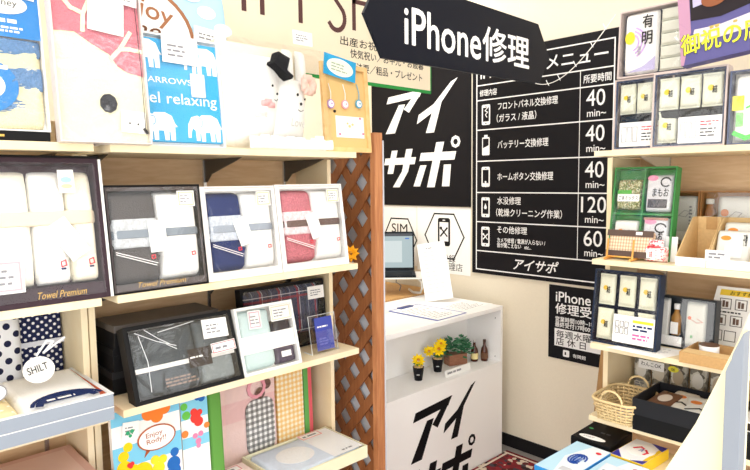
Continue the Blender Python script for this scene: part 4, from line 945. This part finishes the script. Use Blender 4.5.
for i, (x, w, lb) in enumerate(((-.915, .122, 'kraft box holding only a pale packet, behind the empty display bin'), (-.790, .225, 'kraft box with a jar and a pale packet, behind the filled bin'))):
    t = Rt('kraft_food_box', lb, 'food box', x, 2.42, R2, 3)
    tray(t, w, .243, .05, mat('a87848', .8), .005)
    o = .0 if i == 0 else .048
    if i: 
        j = MB().lathe([(.016, .05), (.018, .052), (.018, .17), (.012, .185), (.012, .195)], .027, .024, 16).build('jar', mat('9a6438', .2), t, True); MB().lathe([(.014, .1955), (.014, .215), (.0005, .216)], .027, .024, 16).build('jar_lid', mat('d8d4cc', .4), j)
        face(j, 'jar_label', rect(.013, .041, .10, .15), PAPER, .005)
    p = packet(t, .008+o, .04, w-.016-o, .185, mat('dcdcd6', .35), 'dried_food_packet', .022, i); disc(p, 'orange_mark', .035+o, .165, .013, .013, mat(('e8b030', 'd88038')[i], .5), .004)
    prints(p, w-.035, .10, .012, .09, 7, GREYINK, .004, 4, .5); MB().stroke([(.05+o, .15), (.07+o, .17), (.09+o, .165), (.075+o, .145), (.05+o, .15)], .0015, .004).build('line_drawing', GREYINK, p)
    face(p, 'white_strip', rect(.012+o, w-.012, .055, .09), PAPER, .004); window(t, .005, w-.005, .005, .238, -.001, FILM)
def bin_(x, w, label):
    t = Rt('display_bin', label, 'display bin', x, 2.125, R2, 0)
    MB().box(0, w, 0, .003, 0, .030).build('front_lip', PAPER, t)
    for a in (0, w-.0025): MB().prism_x([(.0035, 0), (.20, 0), (.20, .155), (.15, .155), (.0035, .032)], a, a+.0025).build('side_wall', KRAFTL, t)
    MB().box(.003, w-.003, .1975, .2005, .003, .155).build('back_wall', KRAFTL, t); MB().box(.003, w-.003, .0035, .197, 0, .003).build('bottom', KRAFTL, t)
    return t
t = bin_(-.762, .094, 'empty kraft display bin with a white front lip, left of the pair'); face(t, 'kraft_tab', rect(.03, .065, .11, .154), KRAFT, .1972)
bin_(-.666, .125, 'kraft display bin filled with dried food packets, right of the pair')
for i in range(2):
    t = Rt('dried_food_packet', ('front pale packet with a price slip leaning in the filled bin', 'rear pale packet standing in the filled bin')[i], 'food packet', -.660+.004*i, 2.165+.06*i, R2+.004, 20-6*i)
    p = packet(t, 0, 0, .108, .125+.02*i, mat('deded8', .35), 'packet_body', .012, i); disc(p, 'orange_mark', .03, .095+.02*i, .015, .008, mat('e89038', .5), -.0045); text(p, '干物', .08, .07, .012, .04, INK, -.0048, .01); face(p, 'inner_sheet', rect(.03, .08, .03, .07), PAPER, -.0042)
t = Rt('price_tag', 'white price slip clipped on the front lip of the filled bin', 'price tag', -.668, 2.118, R2+.025, 6); face(t, 'slip', rect(0, .072, 0, .035), PAPER, 0, .001); prints(t, .01, .006, .05, .022, 2, GREYINK, -.0012, 4)
# --- third food shelf
NB = mat('2a3448', .4)
t = Rt('seaweed_gift_box', 'navy box of small pale pouches with a price card, third food shelf', 'food box', -1.058, 2.125, R3, 7)
tray(t, .240, .272, .045, NB, .006, back=None); MB().box(.0065, .2335, .036, .0385, .0065, .2655).build('lining', mat('182238', .5), t)
for r in range(2):
    for i in range(3): pouch(t, .014+.074*i, .016+.128*(1-r), .060, .112, 'e2e2cc', 'e8c040', y=.012, seed=i+3*r)
c = face(t, 'price_card', rect(.085, .232, .015, .115), PAPER, -.002, .001)
b = MB()
for i in range(3):
    for j in range(2): b.stroke(rect(.094+.017*i, .106+.017*i, .048+.024*j, .068+.024*j), .0018, -.0031, .0002, True)
b.build('product_drawing', INK, c); face(c, 'yellow_bar', rect(.155, .228, .092, .102), mat('f8e838', .5), -.0031, .0003); prints(c, .157, .062, .068, .025, 2, NAVY, -.0032, 5); prints(c, .157, .03, .068, .025, 2, mat('e060a0', .5), -.0032, 6)
window(t, .006, .234, .006, .266, -.001, film(.07, .10, .6, 14))
t = Rt('bottle_gift_box', 'dark box holding a brown bottle with a white cap between two pale packets', 'food box', -.868, 2.235, R3, 6)
tray(t, .200, .185, .05, mat('2c3034', .4), .005); packet(t, .008, .02, .036, .155, mat('e4e4e0', .35), 'white_packet', .022)
j = MB().lathe([(.014, .045), (.017, .048), (.017, .11), (.008, .128), (.008, .137)], .066, .022, 16).build('bottle', mat('a87838', .15), t, True); MB().lathe([(.010, .1375), (.010, .158), (.0005, .159)], .066, .022, 16).build('bottle_cap', PAPER, j); face(j, 'bottle_label', rect(.053, .079, .05, .092), PAPER, .004)
p = packet(t, .10, .01, .066, .162, mat('d6d6cc', .35), 'food_packet', .022, 3); disc(p, 'orange_mark', .115, .115, .006, .006, mat('e07040', .5), .0045); MB().stroke([(.12, .11), (.14, .10), (.158, .105), (.14, .115)], .002, .004).build('fish_print', mat('c87860', .5), p); disc(p, 'green_mark', .125, .05, .004, .006, mat('68a868', .5), .004)
face(t, 'white_slip', rect(.005, .095, .008, .042), PAPER, .001); window(t, .005, .195, .005, .18, -.001, film(.14, .08, .9, 14))
t = Rt('food_leaflet', 'white leaflet with a yellow heading and product pictures leaning on the third shelf', 'leaflet', -.757, 2.40, R3, 9, -0)
t.matrix_world = t.matrix_world @ Matrix.Diagonal((.80, 1, .80, 1))
MB().prism([(0, 0), (.30, 0), (.30, .265), (.045, .265)], 0, .003).build('sheet', PAPER, t)
face(t, 'yellow_heading', [(.058, .225), (.29, .225), (.29, .252), (.062, .252)], mat('f0cc38', .5), -.0002); text(t, 'おすすめ', .10, .229, .09, .018, INK, -.0011, .02, .2)
for x, z in ((.062, .165), (.125, .165), (.045, .09), (.11, .09), (.035, .02), (.09, .02)): MB().stroke(rect(x, x+.045, z, z+.045), .003, -.0002, .0004, True).build('picture_frame', mat('4a4440'), t)
for x, z in ((.068, .172), (.131, .172), (.051, .097), (.116, .097)): MB().prism(rect(x+.004, x+.014, z, z+.03), -.0012, -.0004).prism(rect(x+.017, x+.028, z, z+.026), -.0012, -.0004).build('product_picture', mat('6a5448'), t)
prints(t, .05, .143, .12, .012, 1, INK, -.0002, 8)
t = thing('kraft_tray', 'small open kraft tray on the third food shelf near the front edge', 'tray', (-.722, 2.075, R3), 0)
for a in ((0, .24, 0, .004, 0, .036), (0, .24, .17, .174, 0, .036), (0, .004, .0045, .1695, 0, .036), (.236, .24, .0045, .1695, 0, .036), (.0045, .2355, .0045, .1695, 0, .004)): MB().box(*a).build('tray_wall', KRAFT, t)
MB().box(.0045, .2355, .0045, .060, .0301, .0361).build('inner_flap', KRAFTL, t)
t = thing('tape_roll', 'white ring-shaped roll lying in the kraft tray', 'roll', (-.667, 2.19, R3+.0045), 0)
MB().lathe([(.017, 0), (.030, 0), (.030, .040), (.017, .040)], 0, 0, 24).build('roll', PAPER, t, True); MB().lathe([(.0295, .0402), (.0305, .0403), (.0305, .0425), (.0295, .0425)], 0, 0, 24).build('dark_edge', mat('6a5040', .5), t)
t = thing('loose_papers', 'white printed sheets lying on the front of the third food shelf', 'paper', (-.985, 2.078, R3+.0012), 0, 90)
MB().prism([(.01, 0), (.205, -.012), (.255, .14), (.08, .145)], 0, .0008).build('sheet', PAPER, t); prints(t, .09, .03, .13, .09, 6, mat('c0c0c4'), -.0001, 5, .25)
# --- fourth food shelf
t = thing('wicker_basket', 'woven straw basket with two looped handles on the lowest food shelf', 'basket', (-.942, 2.178, R4), 0)
WK = mat('e2c896', .6, 0, .3, 200, .1)
def ring(hw, hd, z, wob, n=64, ph=0):
    out = []
    for k in range(n):
        a = 2*PI*k/n; c, s = math.cos(a), math.sin(a); p = 4.5
        rr = (abs(c)**p+abs(s)**p)**(-1/p); w = 1+wob*math.cos(k*PI/2+ph)
        out.append((hw*c*rr*w, hd*s*rr*w, z))
    return out
b = MB()
for i in range(6):
    z = .008+i*.0118; g = .070+.014*i/5; b.tube(ring(g, g*1.38, z, .025, ph=PI*(i % 2)), .0042, 6, True)
b.build('woven_wall', WK, t, True)
b = MB()
for k in range(0, 64, 2):
    f = [ring(.070, .097, .004, 0)[k], ring(.085, .117, .078, 0)[k]]; b.tube(f, .0028, 5)
b.build('stakes', WK, t); MB().tube(ring(.087, .118, .080, .0), .0055, 8, True).build('rim', WK, t, True)
b = MB()
for k in range(11): b.box(-.062+k*.0115, -.056+k*.0115, -.092, .092, .001, .004)
b.build('base', WK, t)
for sx in (-1, 1): MB().tube([(.04*math.cos(a), sx*.117, .082+.042*math.sin(a)) for a in [i*PI/12 for i in range(13)]], .0042, 7).build('handle', WK, t, True)
t = thing('lavender_sachet', 'purple sachet lying in the straw basket', 'sachet', (-.965, 2.13, R4+.012), 8, 80); MB().puff(0, .075, 0, .09, .02, .02, 4, 10, .001).build('sachet_body', mat('9888b0', .7), t, True)
t = thing('black_crate', 'black box lower of the two stacked on the lowest food shelf', 'box', (-.872, 2.082, R4), 0); MB().box(0, .30, 0, .24, 0, .056).build('box_body', mat('151517', .4), t, bevel=.001)
t = thing('black_crate', 'open black tray box of fish packets, upper of the two stacked', 'box', (-.874, 2.080, R4+.0565), 0)
BK = mat('25262a', .35)
for a in ((0, .304, 0, .005, 0, .058), (0, .304, .235, .24, 0, .058), (0, .005, .0055, .2345, 0, .058), (.299, .304, .0055, .2345, 0, .058), (.0055, .2985, .0055, .2345, 0, .01)): MB().box(*a).build('box_wall', BK, t)
for i, (x, y, col, l) in enumerate(((.015, .03, '6a4a38', 'dark brown packet at the left of the black tray box'), (.075, .06, 'd8d4cc', 'whitish packet with an orange fillet picture in the black tray box'), (.15, .03, 'dcdcd8', 'pale packet at the right of the black tray box'))):
    t = thing('fish_packet', l, 'food packet', (-.874+x, 2.08+y, R4+.098), 10*(i-1), 82); p = MB().puff(0, .085, 0, .15, .025, .02, 5, 12, .002, i).build('packet_body', mat(col, .3), t, True)
    if i: disc(p, 'fillet_print', .035, .09, .018, .012, mat('d88040', .5), .004, .001); MB().stroke([(.01, .03), (.05, .05), (.075, .03)], .006, .004).build('dark_print', INK, p)
    else: disc(p, 'round_label', .045, .08, .022, .03, mat('d8ccc0', .5), .004, .001)
b_ = tag
for i in range(5):
    t = thing('hanging_food_packet', ('first', 'second', 'third', 'fourth', 'fifth')[i]+' clear food packet from the left along the back behind the basket', 'food packet', (-1.035+.072*i, 2.455, R4), 0, 3, group='clear packets at the back of the lowest food shelf')
    p = packet(t, 0, 0, .066, .155, speckle(['8a8478', 'b8b4a8', '6a6458', 'd8d4c8'], 60), 'packet_body', .02, i); disc(p, 'packet_print', .033, .10, .02, .03, mat(('e8e4dc', 'd8d0c0', 'b8a890', 'e4e0d8', 'c8b8a0')[i], .5), .003)
    prints(p, .012, .03, .04, .03, 3, GREYINK, .003, i)
t = Rt('price_tag', 'white slip with dark print on the packets behind the basket', 'price tag', -1.0, 2.43, R4+.118, 4); face(t, 'slip', rect(0, .10, 0, .035), PAPER, 0, .001); text(t, 'わんこOK', .01, .012, .08, .016, INK, -.0012, .01)
t = Rt('price_tag', 'small yellow oval sticker right of the white slip on the packets', 'price tag', -.885, 2.43, R4+.128, 4); disc(t, 'sticker', .02, .01, .02, .012, mat('e8e040', .5), 0); text(t, 'OK', .012, .004, .015, .010, INK, -.0012, .01)
# --- deck below
DZ = .5003
t = thing('black_gift_box', 'flat black gift box with a long white oval, under the straw basket', 'box', (-1.082, 2.035, DZ+.045), 0, 90)
MB().box(0, .152, 0, .045, 0, .19).build('box_body', BLACK, t, bevel=.004); MB().disc_y(.068, .035, .050, .018, -.001, -.0001).build('white_oval', PAPER, t)
disc(t, 'green_mark', .025, .115, .008, .006, mat('3c9850', .5), -.0002); prints(t, .07, .09, .06, .02, 1, mat('4c4c50', .5), -.0002, 3); prints(t, .035, .028, .065, .014, 2, mat('c8c8c8'), -.0012, 4)
DB = mat('2f93dc', .4); LBm = mat('bfe4f8', .4)
def soap(x, y, z, w, d, label, yaw=0, yellow=False):
    t = thing('detergent_box', label, 'detergent box', (x, y, z+.038), yaw, 90)
    MB().box(0, w, 0, .038, 0, d).build('carton', mat('f0c828', .4) if yellow else DB, t, bevel=.001)
    tp = face(t, 'printed_top', rect(.003, w-.003, .003, d-.003), mat('e8f4fb' if not yellow else 'f4f4f8', .4), -.0002, .0006)
    if not yellow:
        face(tp, 'pale_blue_sweep', [(.003, .003), (w*.5, .003), (w*.25, d*.5), (w*.5, d-.003), (.003, d-.003)], LBm, -.001, .0003)
        b = MB()
        for k in range(3): b.stroke([(w*.58+(w*.20-.010*k)*math.cos(rad(a)), d*.52+(d*.15-.007*k)*math.sin(rad(a))) for a in range(20*k, 330+20*k, 22)], .006, -.0014-.0003*k)
        b.build('swirl_logo', mat('1c4ca8', .4), tp); disc(tp, 'red_mark', w*.80, d*.84, .010, .008, RED, -.0014); text(tp, '洗剤', w*.48, d*.46, w*.22, d*.10, mat('2868c8', .4), -.003, .03); face(tp, 'pale_slip', rect(w*.52, w*.78, d*.12, d*.22), mat('ccd0d8', .5), -.0014)
    else:
        disc(tp, 'white_oval', w*.5, d*.55, w*.4, d*.28, PAPER, -.0012); b = MB().prism([(.003, .003), (w*.35, .003), (.003, d*.3)], -.0014, -.001).prism([(w-.003, d-.003), (w*.5, d-.003), (w-.003, d*.75)], -.0014, -.001).prism([(w-.003, .003), (w*.6, .003), (w-.003, d*.2)], -.0014, -.001)
        b.build('blue_corners', mat('2c2c98', .4), tp); MB().stroke([(w*.3, d*.55), (w*.42, d*.68), (w*.52, d*.64)], .008, -.0022).stroke([(w*.62, d*.60), (w*.74, d*.50), (w*.70, d*.40)], .008, -.0022).build('red_swoosh', RED, tp); text(tp, '洗', w*.47, d*.48, w*.12, d*.14, mat('3838a0'), -.0022, .02)
        face(tp, 'yellow_side', rect(w*.86, w-.003, .003, d-.003), mat('f0c828', .4), -.0009, .0004)
    return t
soap(-1.058, 1.745, DZ, .136, .275, 'pale blue detergent gift box, leftmost at the front of the deck', -2)
soap(-.917, 1.70, DZ, .140, .29, 'pale blue detergent gift box between the leftmost one and the yellow one', -2)
soap(-.917, 2.005, DZ, .120, .19, 'yellow and navy detergent gift box behind the blue ones', -4, True)
t = thing('price_tag', 'white slip lying on the second blue detergent box', 'price tag', (-.885, 1.80, DZ+.042), -4, 84); face(t, 'slip', rect(0, .075, 0, .10), mat('dfe4ee', .5), 0, .001); prints(t, .012, .03, .05, .03, 2, GREYINK, -.0012, 4)
t = thing('black_crate', 'black lidded box at the right edge of the lowest food shelf', 'box', (-.555, 2.10, R4), 0)
MB().box(0, .25, 0, .2, 0, .055).build('box_body', mat('151517', .4), t, bevel=.001); MB().box(-.001, .251, -.001, .201, .0555, .085).build('lid', mat('1e1f22', .4), t, bevel=.001)
t = thing('food_tray', 'white tray pack with dark pieces at the right edge above the black box', 'food pack', (-.55, 2.11, R4+.0855), 0); MB().box(0, .22, 0, .16, 0, .03).build('tray_body', PAPER, t, bevel=.002); MB().puff(.02, .2, .004, .028, -.0003, .004, 3, 10).build('dark_pieces', mat('383028', .5), t, True)

# slanted display panel near the camera
CP = mat('f7efcb', .6); GP = mat('9097a2', .6)
t = thing('slanted_display_panel', 'large cream slanted panel with a grey upright edge at the right foreground', 'display panel', (-.36, 1.0, 0), 0)
MB().prism([(-.09, 0), (-.09, .90), (-.004, 1.023), (.040, 1.115), (.093, 1.255), (.107, 1.30), (.110, 0)], 0, .016).build('cream_board', CP, t, bevel=.0008)
MB().prism([(.0885, 0), (.0875, 1.215), (.0895, 1.222), (.0945, 1.235), (.0965, 1.245), (.108, 1.275), (.1095, 1.277), (.1095, 1.20), (.106, 0)], -.030, -.0005).build('grey_upright', GP, t, bevel=.0006)
MB().prism([(-.09, .875), (-.082, .875), (-.052, .935), (-.012, .955), (-.004, .985), (-.012, 1.01), (-.09, .90)], -.012, -.0006).build('grey_clip', GP, t)

# ================================================================== light and camera
def area(loc, sx, sy, power, rot=(0, 0, 0), col=(1, 1, 1)):
    l = bpy.data.lights.new('ceiling_and_fill_lamp', 'AREA'); l.shape = 'RECTANGLE'; l.size = sx; l.size_y = sy; l.energy = power; l.color = col
    o = bpy.data.objects.new('ceiling_and_fill_lamp', l); C.objects.link(o); o.location = loc; o.rotation_euler = rot; return o
LC = (1, .985, .96)
for x, y in ((-1.1, .1), (-1.1, 1.7), (.4, .1), (.4, 1.7), (-2.3, 1.9), (-.3, -1.4)):
    area((x, y, 2.73), .3, 1.2, 16 if x < -2 else 5, col=LC)  # stronger lamp over the counter is added fill for counter and lower wall
w = bpy.data.worlds.new('w'); S.world = w; w.use_nodes = True
w.node_tree.nodes['Background'].inputs[0].default_value = (1, .985, .96, 1); w.node_tree.nodes['Background'].inputs[1].default_value = 2.0
cd = bpy.data.cameras.new('cam'); cam = bpy.data.objects.new('cam', cd); C.objects.link(cam)
cd.sensor_width = 36; cd.lens = 605/750*36; cd.clip_start = .02
Rm = Matrix(((0.692, -0.056, 0.720), (0.722, 0.069, -0.688), (-0.011, 0.996, 0.088)))
Rm = Rm.to_quaternion().to_matrix()
cam.matrix_world = Matrix.Translation((0, 0, 1.5)) @ Rm.to_4x4()
S.camera = cam
S.view_settings.view_transform = 'Standard'; S.view_settings.look = 'None'; S.view_settings.gamma = 1
S.view_settings.use_curve_mapping = False; S.view_settings.exposure = 0.6
